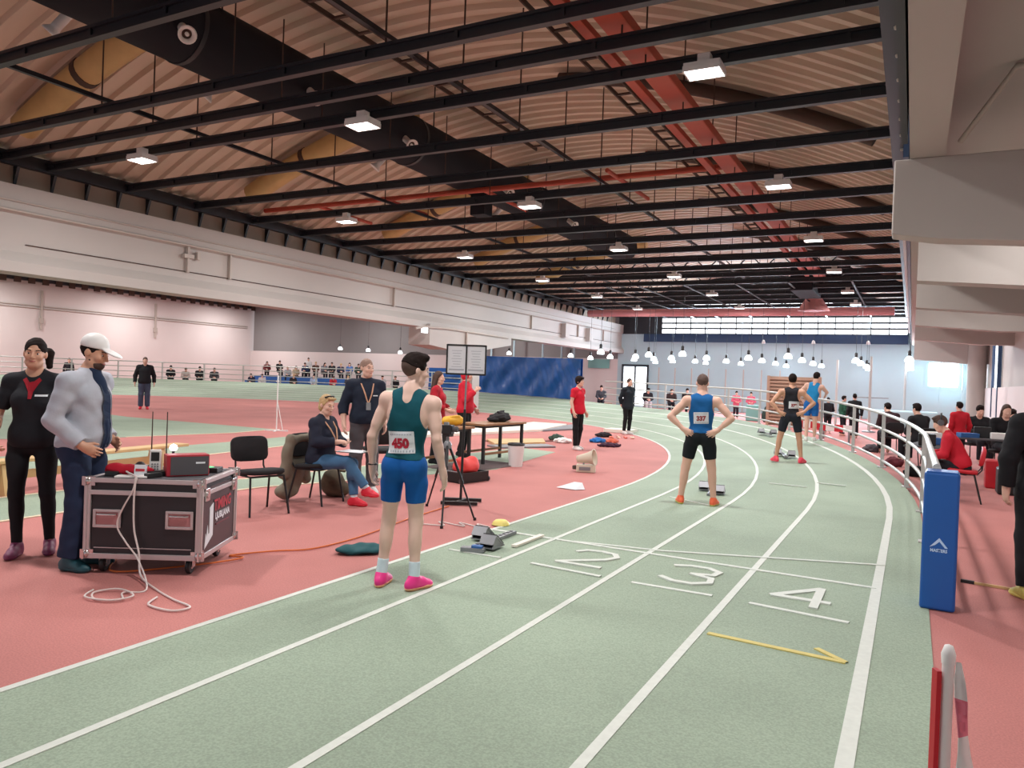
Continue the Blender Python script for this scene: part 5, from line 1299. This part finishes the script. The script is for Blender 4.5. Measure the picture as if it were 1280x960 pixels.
o=sdf_obj('black_radio',[E_((0,0,.05),(.05,.04,.05),None,.01),C_((.0,0,.05),(.12,.02,.06),.025,.02,.01)],.008,M['black'],None); o.location=on_case(-.16,-.12); tag(o,'black radio lying among the red pouches on the flight case','radio')
o=MB().box((0,0,.022),(.09,.02,.10)).box((0,-.012,.03),(.07,.004,.02),mi=1).build('tag_card',[M['paper'],M['red_pl']]); o.location=on_case(-.09,-.27); o.rotation_euler=(math.radians(-8),0,RZC); o.location.z+=.02; tag(o,'white card with a red stripe leaning on the flight case','card')
o=MB().box((0,0,.008),(.24,.10,.014)).build('white_tray',M['white_plastic'],bevel=.004); o.location=on_case(-.12,-.33); o.rotation_euler=(0,0,RZC+.1); tag(o,'flat white tray at the front edge of the flight case','tray')
o=MB().bar((-.18,0,.03),(.16,.09,.07),.03,.02).build('wooden_strip',M['wood']); o.location=on_case(-.12,.02); o.rotation_euler=(0,0,RZC); tag(o,'pale wooden strip lying across the flight case','strip')
for i,(x,y,sx,sy,nm) in enumerate(((-.30,-.28,.10,.05,'left'),(-.20,-.05,.07,.09,'middle'),(.02,-.30,.12,.05,'right'))):
    o=MB().box((0,0,.018),(sx,sy,.036)).box((sx/2+.01,0,.014),(.02,.02,.016)).build('power_adapter',M['black'],bevel=.004); o.location=on_case(x,y); o.rotation_euler=(0,0,RZC+.5*i); tag(o,'small black power adapter on the flight case, %s of three'%nm,'adapter')
# cables
def cable(name,pts,r,m,label,sub=6):
    P=[Vector(p) for p in pts]; out=[]
    for i in range(len(P)-1):
        p0=P[max(i-1,0)];p1=P[i];p2=P[i+1];p3=P[min(i+2,len(P)-1)]
        for k in range(sub):
            t=k/sub; out.append(.5*((2*p1)+(p2-p0)*t+(2*p0-5*p1+4*p2-p3)*t*t+(3*p1-p0-3*p2+p3)*t**3))
    out.append(P[-1]); o=MB().tube(out,r,7).build(name,M[m]); return tag(o,label,'cable')
def ic(x,z,o=.02): v=Matrix.Rotation(RZC,3,'Z')@Vector((x,-.40-o,0)); return (v.x-5.39,v.y+4.17,z)
cable('white_cable',[on_case(-.25,-.2,.78),on_case(-.15,-.33,.775),ic(-.06,.755,.005),ic(-.06,.70),ic(-.065,.55),ic(-.055,.35),ic(.0,.18,.05),ic(.05,.03,.12),(-4.75,3.62,.012),(-4.45,3.53,.012),(-4.22,3.48,.012),(-4.25,3.36,.012),(-4.48,3.36,.012),(-4.58,3.5,.012)],.0075,'cable_w','white cable hanging down the front of the flight case to a loop on the floor')
cable('grey_cable',[ic(-.06,.757,.015),ic(-.07,.66,.03),ic(-.15,.50,.03),ic(-.18,.38,.03),ic(-.10,.26,.05),ic(.02,.14,.1),(-4.80,3.58,.012),(-4.86,3.44,.012),(-4.72,3.33,.012),(-4.86,3.24,.012),(-5.02,3.33,.012),(-4.94,3.46,.02),(-4.72,3.42,.02),(-4.74,3.27,.02),(-4.95,3.22,.02),(-5.06,3.35,.02)],.0065,'cable_w','second white cable looping out from the flight case and coiled on the floor')
cable('orange_cable',[(-5.75,4.0,.012),(-5.4,3.75,.012),(-5.05,4.25,.02),(-4.95,4.6,.02),(-5.12,4.62,.012),(-4.95,4.95,.012),(-4.75,5.2,.012),(-4.72,5.7,.012),(-4.78,6.2,.012),(-4.9,6.9,.012),(-5.0,7.9,.012)],.0075,'orange','orange extension cable running from under the flight case across the red floor')

# ------------------------------------------------------------------ tables, bucket, mat
def table(cx,cy,rz,L,Wd,label,loc=None):
    t=thing('work_table',label,'table',(cx,cy,0),rz)
    MB().box((0,0,.735),(Wd,L,.035)).build('tabletop',M['wood_brown'],t,bevel=.004)
    MB().box((0,0,.70),(Wd-.1,L-.16,.05)).build('apron',M['black'],t)
    for sx in (-1,1):
        for sy in (-1,1): MB().box((sx*(Wd/2-.06),sy*(L/2-.08),.36),(.05,.05,.72)).build('leg',M['black'],t)
    for sx in (-1,1): MB().box((sx*(Wd/2-.06),0,.20),(.04,L-.2,.04)).build('stretcher',M['wood_brown'],t)
    return t
table(-7.10,12.68,math.radians(-4),1.5,.62,'brown wooden table with black legs holding the black bag')
table(-7.02,10.9,math.radians(-4),.8,.66,'brown table behind runner 450 holding the yellow bag')
o=sdf_obj('black_bag',[E_((0,0,.08),(.19,.25,.09),None,.03),E_((.02,.05,.13),(.13,.15,.06),None,.03),E_((-.02,-.22,.05),(.12,.12,.05),None,.03),C_((0,-.1,.19),(0,.14,.20),.018,.018,.03)],.012,M['black_fab'],None,fold(.018,1.2,1)); o.location=(-7.10,12.95,.752); tag(o,'soft black bag lying on the wooden table','bag')
o=sdf_obj('yellow_bag',[C_((0,-.14,.085),(0,.16,.085),.085,.085,.02),C_((.05,-.1,.16),(.05,.12,.16),.02,.02,.02)],.011,M['yellow_bag'],None,fold(.008,.8,2)); o.location=(-7.03,11.12,.752); o.rotation_euler=(0,0,-.2); tag(o,'yellow roll bag on the table behind runner 450','bag')
o=MB().lathe([(.125,0),(.15,.36),(.155,.40),(.147,.40),(.118,.02),(0,.02)],n=28).build('bucket',M['white_plastic']); o.location=(-6.38,12.3,0); tag(o,'white waste bucket lined with a black bag beside the table','bucket')
MB().lathe([(.158,.385),(.162,.41),(.15,.425),(.135,.40),(.125,.33),(0,.30)],n=28).build('liner',M['black'],o)
o=MB(); o.box((0,0,.006),(1.0,1.75,.012))
for i in range(34): o.box((0,-.84+.051*i,.014),(.98,.022,.008))
o=o.build('floor_mat',M['mat_grey']); o.location=(-6.95,11.75,.0); o.rotation_euler=(0,0,math.radians(-6)); o['kind']='thing'; tag(o,'dark ribbed rubber mat on the floor under the table','mat')
# red bag on a crate
t=thing('tool_crate','low black crate on the floor behind the tripod','crate',(-6.05,10.0,0),math.radians(-10))
MB().box((0,0,.03),(.42,.60,.04)).build('base',M['black'],t)
for sx in (-1,1): MB().box((sx*.2,0,.10),(.03,.6,.12)).build('side',M['black'],t)
for sy in (-1,1): MB().box((0,sy*.29,.10),(.42,.03,.12)).build('end',M['black'],t)
for sx in (-1,1):
    for sy in (-1,1): MB().lathe([(.04,-.012),(.04,.012)],(sx*.19,sy*.31,.04),12,axis=(0,1,0)).build('wheel',M['grey_d'],t)
o=sdf_obj('coral_bag',[E_((0,0,.13),(.18,.26,.13),None,.05),E_((.03,.12,.20),(.10,.11,.09),None,.05),E_((0,-.14,.19),(.11,.10,.10),None,.05)],.011,M['coral'],None,fold(.012,.8,4)); o.location=(-6.05,10.0,.09); tag(o,'bright coral red bag lying in the black crate','bag')

# ------------------------------------------------------------------ notice stand and tripod
t=thing('notice_stand','tall black stand holding two framed sheets behind runner 450','stand',(-5.02,8.20,0),math.radians(28))
MB().bar((-.24,-.14,.03),(.22,-.14,.03),.055,.04).build('foot_bar',M['black'],t); MB().bar((-.22,.14,.03),(.26,.14,.03),.055,.04).build('foot_bar',M['black'],t); MB().bar((-.04,-.16,.035),(.06,.16,.035),.05,.035).build('foot_bar',M['black'],t)
MB().tube([(0,0,.04),(0.012,0,1.2)],.017,10).build('pole',M['black'],t); MB().tube([(0.012,0,1.1),(0.02,0,2.0)],.012,10).build('inner_pole',M['grey'],t)
f_=MB(); 
for z in (1.645,2.01): f_.box((.01,-.03,z),(.49,.022,.022))
for x in (-.235,.01,.255): f_.box((x,-.03,1.828),(.02,.022,.38))
f_.build('frame',M['black'],t)
for x in (-.112,.132):
    q=MB().box((x,-.03,1.828),(.225,.008,.35)).build('sheet',M['paper'],t)
    k=MB()
    for j in range(7): k.box((x,-.0355,1.94-.034*j),(.13-.02*(j%3),.003,.006))
    k.box((x,-.0355,1.70),(.19,.003,.02)); k.build('print',M['paper_grey'],q)
t=thing('tripod','black camera tripod carrying a small timing camera next to runner 450','tripod',(-4.62,7.22,0),0)
for p in ((.27,-.48,0),(.31,.14,0),(-.62,.55,0)): 
    MB().tube([(0.0+p[0]*.05,p[1]*.05,.84),(p[0]*.55,p[1]*.55,.42)],.016,8).tube([(p[0]*.5,p[1]*.5,.45),p],.011,8).lathe([(.018,0),(.018,.03)],p,8).build('leg',M['black'],t)
MB().tube([(0,0,.60),(0,0,.93)],.018,10).lathe([(.045,.80),(.05,.84),(.03,.88)],n=12).build('column',M['grey'],t)
for p in ((.27,-.48),(.31,.14),(-.62,.55)): MB().tube([(0,0,.55),(p[0]*.42,p[1]*.42,.53)],.007,6).build('spreader',M['grey'],t)
MB().box((0,0,.95),(.10,.08,.03)).build('head_plate',M['black'],t)
o=thing('timing_camera','small black camera box with a lens on the tripod head','camera',(-4.62,7.22,.965),math.radians(10))
MB().box((0,0,.05),(.12,.10,.10)).build('body',M['black'],o,bevel=.006); MB().lathe([(.03,0),(.034,.05),(.028,.06)],(.06,0,.055),14,axis=(1,0,0)).build('lens_barrel',M['grey_d'],o); MB().box((-.02,0,.115),(.05,.04,.03)).build('viewfinder',M['grey'],o)
# ------------------------------------------------------------------ starting blocks
def blocks(x,y,rz,label,sc=1.0):
    z=track_z(x,y)+.008
    t=thing('starting_blocks',label,'starting blocks',(x,y,z),rz); t.scale=(sc,)*3
    MB().box((0,0,.018),(.07,1.0,.035)).build('rail',M['grey'],t,bevel=.004)
    for k in range(12): MB().box((0,-.44+.08*k,.037),(.03,.03,.006)).build('notch',M['grey_d'],t)
    for sx,yy in ((-1,.10),(1,-.20)):
        m=MB(); x0=sx*.125
        m.bar((x0,yy+.07,.03),(x0,yy-.085,.135),.15,.012,(0,.6,.8)).box((x0,yy-.03,.024),(.15,.24,.010))
        for c in (-1,1): m.add([(x0+c*.07,yy+.08,.025),(x0+c*.07,yy-.15,.025),(x0+c*.07,yy-.09,.132),(x0+c*.062,yy+.08,.025),(x0+c*.062,yy-.15,.025),(x0+c*.062,yy-.09,.132)],[(0,1,2),(5,4,3),(0,3,4,1),(1,4,5,2),(2,5,3,0)])
        m.bar((x0,yy-.145,.06),(x0,yy-.095,.132),.15,.010,(0,-.8,.6))
        p=m.build('foot_pedal',M['grey'],t)
        MB().bar((x0,yy+.078,.04),(x0,yy-.075,.144),.14,.008,(0,.6,.8)).build('pad_face',M['black'],p); MB().box((x0,yy-.02,.045),(.12,.10,.03)).build('cavity_shade',M['black'],p)  # black block in the hollow pedal stands for the shade inside
        MB().box((x0*.5,yy,.03),(.14,.05,.02)).build('clamp',M['black'],p)
    return t
blocks(-3.58,6.45,math.radians(2),'grey starting blocks in the inside lane beside the finish line')
blocks(-2.62,11.55,math.radians(8),'starting blocks behind the legs of the blue vested runner')
blocks(-2.42,17.35,math.radians(14),'starting blocks beside the feet of the black vested runner')
blocks(-3.55,21.9,math.radians(24),'pale starting blocks farthest along the bend')
o=thing('block_sensor','small blue and grey sensor box on the track by the nearest blocks','device',(-3.52,6.0,.012),.3)
MB().box((0,0,.02),(.22,.09,.04)).build('shell',M['grey'],o,bevel=.005); MB().box((.04,.0,.045),(.10,.07,.03)).build('cover',M['blue_seat'],o,bevel=.005)
tag(MB().box((-3.30,6.70,.022),(.055,.62,.02)).build('white_bar',M['white']),'flat white bar lying on the track by the nearest blocks','bar')
o=MB().lathe([(.10,0),(.085,.03),(.06,.05),(.02,.055),(0,.055)],n=20).build('marker_disc',M['yellow_pl']); o.location=(-3.93,7.28,.012); tag(o,'pale yellow marker disc on the inner lane edge','marker')
# coiled pale tape on the red floor
cable('pale_tape',[(-4.75,6.75,.01),(-4.4,6.85,.01),(-4.55,7.0,.01),(-4.2,6.95,.01),(-4.35,7.1,.01),(-4.05,7.02,.01),(-4.15,7.15,.01),(-3.95,7.08,.01)],.007,'cable_w','pale tape zigzagging on the red floor by the yellow disc')
o=sdf_obj('folded_towel',[E_((0,0,.03),(.21,.13,.035),None,.02),E_((.1,.05,.045),(.12,.09,.03),None,.02),E_((-.12,-.03,.035),(.1,.09,.03),None,.02)],.009,M['teal'],None,fold(.012,1.0,2)); o.location=(-4.33,5.38,.004); o.rotation_euler=(0,0,.7); tag(o,'dark teal towel lying on the red floor left of runner 450','towel')
# horn loudspeaker and white paper cone
t=thing('horn_loudspeaker','cream horn loudspeaker on a small box on the infield','loudspeaker',(-5.05,12.45,0),math.radians(20))
MB().box((0,0,.07),(.34,.20,.13)).build('box',M['beige'],t,bevel=.01); MB().lathe([(.0,-.20),(.06,-.19),(.075,-.12),(.095,.0),(.12,.08),(.145,.12),(.15,.135),(.13,.125),(.08,.02),(0,0)],(.02,0,.25),20,axis=(.9,-.25,.16)).build('horn',M['beige'],t)
MB().bar((-.05,0,.12),(-.02,0,.24),.05,.03).build('bracket',M['grey'],t); MB().lathe([(.04,0),(.045,.06),(.02,.07)],(-.2,.02,.04),12).build('knob',M['duct_band'],t); MB().box((-.02,-.105,.07),(.2,.01,.06)).build('label_panel',M['grey'],t)
o=MB().add([(-.22,0,.01),(.05,-.17,.005),(.2,-.1,.005),(.2,.12,.01),(.02,.13,.01),(.05,0,.10),(.17,.0,.09)],[(0,1,5),(1,2,6,5),(2,3,6),(3,4,5,6),(4,0,5),(0,4,3,2,1)]).build('paper_cover',M['paper']); o.location=(-4.45,10.4,.004); o.rotation_euler=(0,0,.5); tag(o,'folded white cover lying on the red floor near the track edge','cover')
# scattered kit on the infield
def blob(name,loc,r,m,label,cat,seed=1,rz=0):
    a,b,c=r
    a,b,c=a*.85,b*.85,c*.75
    o=sdf_obj(name,[E_((0,0,c),(a*.8,b*.9,c*1.0),None,.02),E_((a*.55,b*.25,c*.8),(a*.5,b*.6,c*.8),None,.02),E_((-a*.55,-b*.3,c*.7),(a*.5,b*.6,c*.7),None,.02),E_((a*.1,-b*.6,c*.5),(a*.5,b*.4,c*.5),None,.02)],max(.011,min(r)*.13),m if not isinstance(m,str) else M[m],None,fold(.02,1.3,seed)); o.location=(loc[0],loc[1],loc[2] if len(loc)>2 else .002); o.rotation_euler=(0,0,rz); return tag(o,label,cat)
blob('spike_bag',(-8.3,18.3),(.22,.18,.11),cloth(60,80,70),'dark green and white kit bag left of the boy in red','bag',1)
blob('white_bag',(-7.85,17.7),(.26,.2,.09),'white_plastic','white plastic bag on the floor left of the boy in red','bag',2)
blob('blue_jacket',(-7.25,18.6),(.22,.22,.09),cloth(40,110,180),'bright blue jacket dropped on the infield right of the boy','jacket',3)
blob('orange_shirt',(-6.95,18.9),(.2,.3,.07),cloth(196,96,72),'orange shirt lying next to the dark jacket','shirt',4,.4)
blob('dark_jacket',(-6.55,17.6),(.34,.14,.07),cloth(66,40,58),'dark plum jacket lying on the infield','jacket',5,.5)
blob('black_sweater',(-7.85,20.6),(.26,.24,.09),cloth(40,34,38),'black sweater at the feet of the person in black','sweater',6)
for i in range(4): blob('running_shoe',(-7.5+.16*i,20.3+.14*i),(.055,.13,.045),mat('shoe_%d'%i,S(*[(216,120,96),(226,170,150),(210,96,80),(230,190,170)][i]),.5),'%s running shoe in the row by the black sweater'%['red','pale pink','dark coral','cream'][i],'shoe',i,.8)
o=MB().box((-8.15,22.9,.06),(.9,.7,.1)).build('white_mat',M['white']); tag(o,'flat white mat beside the person in black','mat')
o=MB().bar((-7.85,18.0,.03),(-9.3,16.2,.03),.02,.02).build('thin_stick',M['duct_band']); tag(o,'thin dark stick on the infield behind the boards','stick')
# boards on the infield
def slab(P,z,th,m,name,label,cat='board'):
    a=MB().prism(P,z,z+th).build(name,M[m],bevel=.005); return tag(a,label,cat)
slab([(-11.6,13.2),(-10.0,20.8),(-10.6,24.2),(-11.9,24.2),(-11.4,20.2),(-13.0,14.0)],.0,.07,'white','white_runway_board','long white board across the infield behind the table')
slab([(-9.95,20.9),(-9.55,22.6),(-10.5,24.8),(-10.55,24.3)],.0,.05,'grey','grey_runway_board','grey board at the far end of the white board')
slab([(-8.6,15.5),(-7.95,16.9),(-8.5,17.9),(-9.4,16.5)],.0,.06,'wood','tan_board','tan wooden board on the infield right of the table')
slab([(-8.2,15.0),(-7.4,16.3),(-7.85,16.7),(-8.7,15.3)],.0,.04,'grey','metal_sheet','grey metal sheet in front of the tan board')
# wooden bench
t=thing('gym_bench','long wooden bench behind the flight case','bench',(-9.75,6.4,0),math.radians(8))
MB().box((0,0,.40),(.26,3.2,.04)).build('seat_plank',M['wood'],t,bevel=.006); MB().box((0,0,.22),(.05,3.0,.10)).build('beam',M['wood'],t)
for y in (-1.3,0,1.1): MB().add([(-.10,y-.05,.38),(.10,y-.05,.38),(.17,y-.05,0),(-.17,y-.05,0),(-.10,y+.05,.38),(.10,y+.05,.38),(.17,y+.05,0),(-.17,y+.05,0)],[(0,1,2,3),(7,6,5,4),(0,4,5,1),(1,5,6,2),(2,6,7,3),(3,7,4,0)]).build('trestle',M['wood'],t)
t=thing('balance_bench','second low wooden bench behind the two people on the left','bench',(-9.5,3.6,0),math.radians(12))
MB().box((0,0,.28),(.26,3.0,.05)).build('seat_plank',M['pink_pipe'],t,bevel=.006); MB().box((.13,0,.15),(.02,3.0,.2)).build('front_board',M['pink_pipe'],t)
for y in (-1.2,1.2): MB().box((0,y,.13),(.24,.06,.26)).build('trestle',M['wood'],t)
# jump stand
t=thing('jump_stand','slender white high jump upright far out on the infield','stand',(-14.6,14.55,0),math.radians(30))
MB().tube([(0,0,0),(0.0,0,1.45)],.016,8).build('post',M['white_plastic'],t); MB().bar((-.3,0,.015),(.3,0,.015),.04,.03).bar((0,-.25,.015),(0,.25,.015),.04,.03).build('base',M['white_plastic'],t)
MB().tube([(0,0,.8),(.16,0,.03)],.01,6).build('brace',M['white_plastic'],t); MB().box((.0,-.04,1.30),(.06,.08,.03)).build('bar_rest',M['white_plastic'],t)
t=thing('crash_mat','low blue mat with white edging at the far left','mat',(-31.3,16.7,0),.2); MB().box((0,0,.12),(2.4,1.2,.2)).build('mat_body',M['blue_seat'],t,bevel=.03); MB().box((0,0,.01),(2.7,1.5,.02)).build('edge',M['white'],t)

# ------------------------------------------------------------------ right side: pad, post, floor stick, tables
pad=thing('post_pad','blue padded post cover with a white mountain emblem at the end of the railing','pad',(.225,6.62,0),math.radians(-2))
MB().box((0,0,.52),(.235,.26,1.03)).build('cover',M['blue_pad'],pad,bevel=.018)
MB().box((0,0,1.035),(.21,.24,.012)).build('top_flap',M['blue_pad'],pad,bevel=.004)
def front(pts,name):
    y=-.1312; n=len(pts); m=MB(); m.add([(x,y,z) for x,z in pts]+[(x,y+.004,z) for x,z in pts],[tuple(range(n))]+[(i,(i+1)%n,n+(i+1)%n,n+i) for i in range(n)]); return m.build(name,M['logo'],pad)
front([(-.065,.475),(-.002,.548),(.055,.475),(.036,.475),(-.001,.520),(-.028,.493)],'emblem')
text_obj('lettering','MASTERS',.032,M['logo'],pad,(-.004,-.1318,.452),(math.pi/2,0,0),.0012,.86)
t=thing('barrier_post','white plastic post with red and white tape at the lower right','post',(.125,2.62,0),math.radians(25))
MB().tube([(.0,0,0),(0,0,.83)],.0165,12).lathe([(.018,.82),(.02,.85),(.012,.875),(0,.88)],n=12).build('post_tube',M['white_plastic'],t); MB().lathe([(.13,0),(.13,.03),(.03,.06)],n=18).build('foot',M['red_pl'],t)
MB().box((-.030,.004,.50),(.014,.03,.60)).build('red_strip',M['red_pl'],t)
tp_=MB(); v=[]
for i in range(15):
    z=.83-.055*i; x0=.018+.0022*i; x1=x0+.012+.0062*i; wv=.012*math.sin(i*1.1)
    v+=[(x0,-.012+wv,z),(x1,-.016-wv,z),(x0,-.008+wv,z),(x1,-.012-wv,z)]
for i in range(14):
    a=i*4; tp_.add([v[a],v[a+1],v[a+5],v[a+4],v[a+2],v[a+3],v[a+7],v[a+6]],[(0,1,2,3),(7,6,5,4),(0,3,7,4),(1,5,6,2)],(i//2)%2,True)
tp_.build('barrier_tape',[M['white_plastic'],mat('pink_red_tape',S(222,120,140),.5)],t)
o=MB().bar((.46,7.62,.012),(1.35,7.48,.012),.022,.02).bar((.43,7.625,.014),(.53,7.61,.014),.03,.026,mi=1).build('floor_stick',[M['wood'],M['black']]); tag(o,'tan and black stick lying on the red floor behind the blue pad','stick')
def side_table(x,y,rz,L,Wd,label,h=.74):
    t=thing('folding_table',label,'table',(x,y,0),rz); MB().box((0,0,h),(L,Wd,.03)).build('tabletop',M['grey_d'],t,bevel=.004)
    for sx in (-1,1):
        for sy in (-1,1): MB().tube([(sx*(L/2-.08),sy*(Wd/2-.06),h),(sx*(L/2-.08),sy*(Wd/2-.06),0)],.015,8).build('leg',M['black'],t)
    return t
side_table(1.25,17.9,0,1.9,.7,'grey folding table with papers in the right aisle')
side_table(.35,15.2,math.radians(80),1.8,.6,'folding table with electronics behind the railing and the seated person in red',.72)
def pc(name,loc,size,m,label,cat,rz=0):
    o=MB().box((0,0,size[2]/2),size).build(name,M[m],bevel=min(size)*.08); o.location=loc; o.rotation_euler=(0,0,rz); return tag(o,label,cat)
pc('printer',(1.62,17.85,.756),(.42,.34,.12),'white_plastic','white printer on the folding table in the right aisle','printer')
pc('blue_folder',(1.02,17.8,.756),(.34,.26,.09),'blue_seat','blue box on the folding table in the right aisle','box',.3)
pc('black_monitor',(1.28,18.0,.756),(.3,.12,.22),'black','black monitor on the folding table beside the blue box','monitor')
pc('equipment_box',(1.50,14.9,0),(.42,.4,.44),'black','black equipment box on the floor of the right aisle','box')
pc('red_crate',(1.35,15.7,0),(.34,.32,.5),'red_pl','red crate behind the black equipment box','crate')
pc('dark_suitcase',(1.62,13.9,0),(.2,.34,.40),'grey_d','dark suitcase standing near the black equipment box','suitcase')
for i,(x,y,m_,nm) in enumerate(((.25,14.6,'black','black laptop'),(.32,15.0,'blue_seat','blue box'),(.38,15.4,'white_plastic','white box'),(.42,15.8,'coral','coral pouch'))):
    pc(nm.replace(' ','_'),(x,y,.736),(.26,.24,.12 if i%2 else .2),m_,'%s on the folding table behind the railing'%nm,'box',.2*i)
hp=thing('headphones','pair of black headphones on the person in the red jacket','headphones',(0.70,13.45,0),math.radians(88))
hp.scale=(.97,)*3
MB().tube([(-.10,.13+.10*math.sin(a)*0,1.26+.0) if False else (.098*math.cos(a),.30,1.225+.135*math.sin(a)) for a in [i*math.pi/12 for i in range(13)]],.012,8).build('band',M['black'],hp)
for sx in (-1,1): MB().lathe([(.045,-.02),(.05,0),(.045,.02)],(sx*.098,.30,1.21),14,axis=(1,0,0)).build('ear_cup',M['grey_d'],hp)

# ------------------------------------------------------------------ stand, wall bars, posts and panels at the far end
t=thing('spectator_stand','blue tiered spectator stand against the far left corner','stand',(-41.6,44.6,0),math.radians(6))
for k in range(3):
    MB().box((0,-1.6+k*1.05,.15+.36*k),(10.5,1.0,.06)).build('step',M['grey_d'],t); MB().box((0,-1.35+k*1.05,.30+.36*k),(10.3,.4,.12)).build('bench_row',M['blue_seat'],t)
    MB().box((0,-2.1+k*1.05,.10+.36*k),(10.5,.05,.36)).build('riser',M['blue_seat'],t)
for x in (-5.2,-1.8,1.8,5.2): MB().box((x,.9,.9),(.06,.06,1.8)).build('post',M['rail'],t)
t=thing('wall_bars','tall wooden panel of wall bars standing behind the far runners','wall bars',(-4.35,33.2,0),math.radians(8))
for x in (-1.0,1.0): MB().box((x,0,1.05),(.12,.12,2.1)).build('upright',M['wood_panel'],t)
for k in range(14): MB().box((0,0,.16+.14*k),(1.9,.05,.08)).build('bar',M['wood_panel'],t)
MB().box((0,.08,1.05),(2.05,.03,2.05)).build('back_board',M['wood_panel'],t)
for i,(x,y,h_) in enumerate(((-2.9,35.5,2.9),(-1.45,32.5,2.95),(-.3,38.0,3.0))):
    t=thing('net_post','tall grey metal post at the far end, %s from the left'%ORD[i],'post',(x,y,0),0,'tall posts at the far end'); MB().tube([(0,0,0),(0,0,h_)],.05,10).build('pole',M['rail'],t); MB().lathe([(.25,0),(.25,.04),(.06,.07)],n=14).build('foot',M['grey'],t)
tag(MB().tube([(-1.9,32.5,1.35),(-.8,32.5,1.35)],.02,6).build('cross_bar',M['grey']),'thin bar held across the tall grey post','bar')
for i in range(8):
    x=-14.3+1.05*i
    t=thing('fence_upright','thin pale upright against the end wall, %s from the left'%ORD[i],'post',(x,YE-.6,0),0,'thin uprights against the end wall'); MB().box((0,0,1.3),(.06,.06,2.6)).build('pole',M['conc_line'],t); MB().box((0,0,.01),(.2,.2,.02)).build('foot',M['grey'],t)
for i,(x,y) in enumerate(((-22.2,46.2),(-20.8,46.2),(-19.9,46.2),(-24.4,46.2),(-26.2,46.2))):
    t=thing('scaffold_pole','thin white pole behind the blue tarpaulin, %s counted'%ORD[i],'post',(x,y,0),0,'white poles behind the tarpaulin'); MB().tube([(0,0,0),(0,0,5.8)],.07,8).build('pole',M['wall_far'],t)
tag(MB().box((-0.3,36.6,.45),(2.6,1.8,.7)).build('landing_mat',M['wall_far'],bevel=.06),'thick pale landing mat beyond the curved railing','mat')
for i,(x,y,rz) in enumerate(((-3.3,26.6,-.55),(-2.45,25.2,-.5))):
    t=thing('barrier_board','low red and white barrier board at the foot of the railing, %s of two'%('left','right')[i],'barrier',(x+.35,y+.35,0),rz)
    for k in range(4): MB().box((-.45+.3*k,0,.42),(.3,.03,.22)).build('board_panel',M['red_pl'] if k%2==0 else M['white_plastic'],t)
    for sx in (-1,1): MB().box((sx*.5,0,.2),(.04,.06,.4)).build('leg',M['grey'],t)
blob('rolled_mat',(-5.75,36.0,0),(.35,.30,.55),cloth(48,66,62),'dark green rolled mat standing behind the rail','mat',3)
pc('teal_box',(-6.55,36.6,0),(.6,.5,.75),'door_teal','teal storage box behind the rail left of the rolled mat','box')
blob('kit_pile',(.12,16.6,0),(.26,.2,.14),blackt2,'pile of black kit bags on the floor behind the railing','bag',5)
blob('plum_bag',(-.3,18.4,0),(.22,.18,.14),cloth(110,52,62),'plum sports bag on the floor behind the railing','bag',6)
blob('navy_bag',(.35,11.6,0),(.2,.15,.11),cloth(34,38,54),'navy sports bag on the floor behind the near railing','bag',7)
blob('grey_bag',(-.9,22.2,0),(.25,.2,.14),cloth(84,80,86),'grey sports bag on the floor farther along the railing','bag',8)
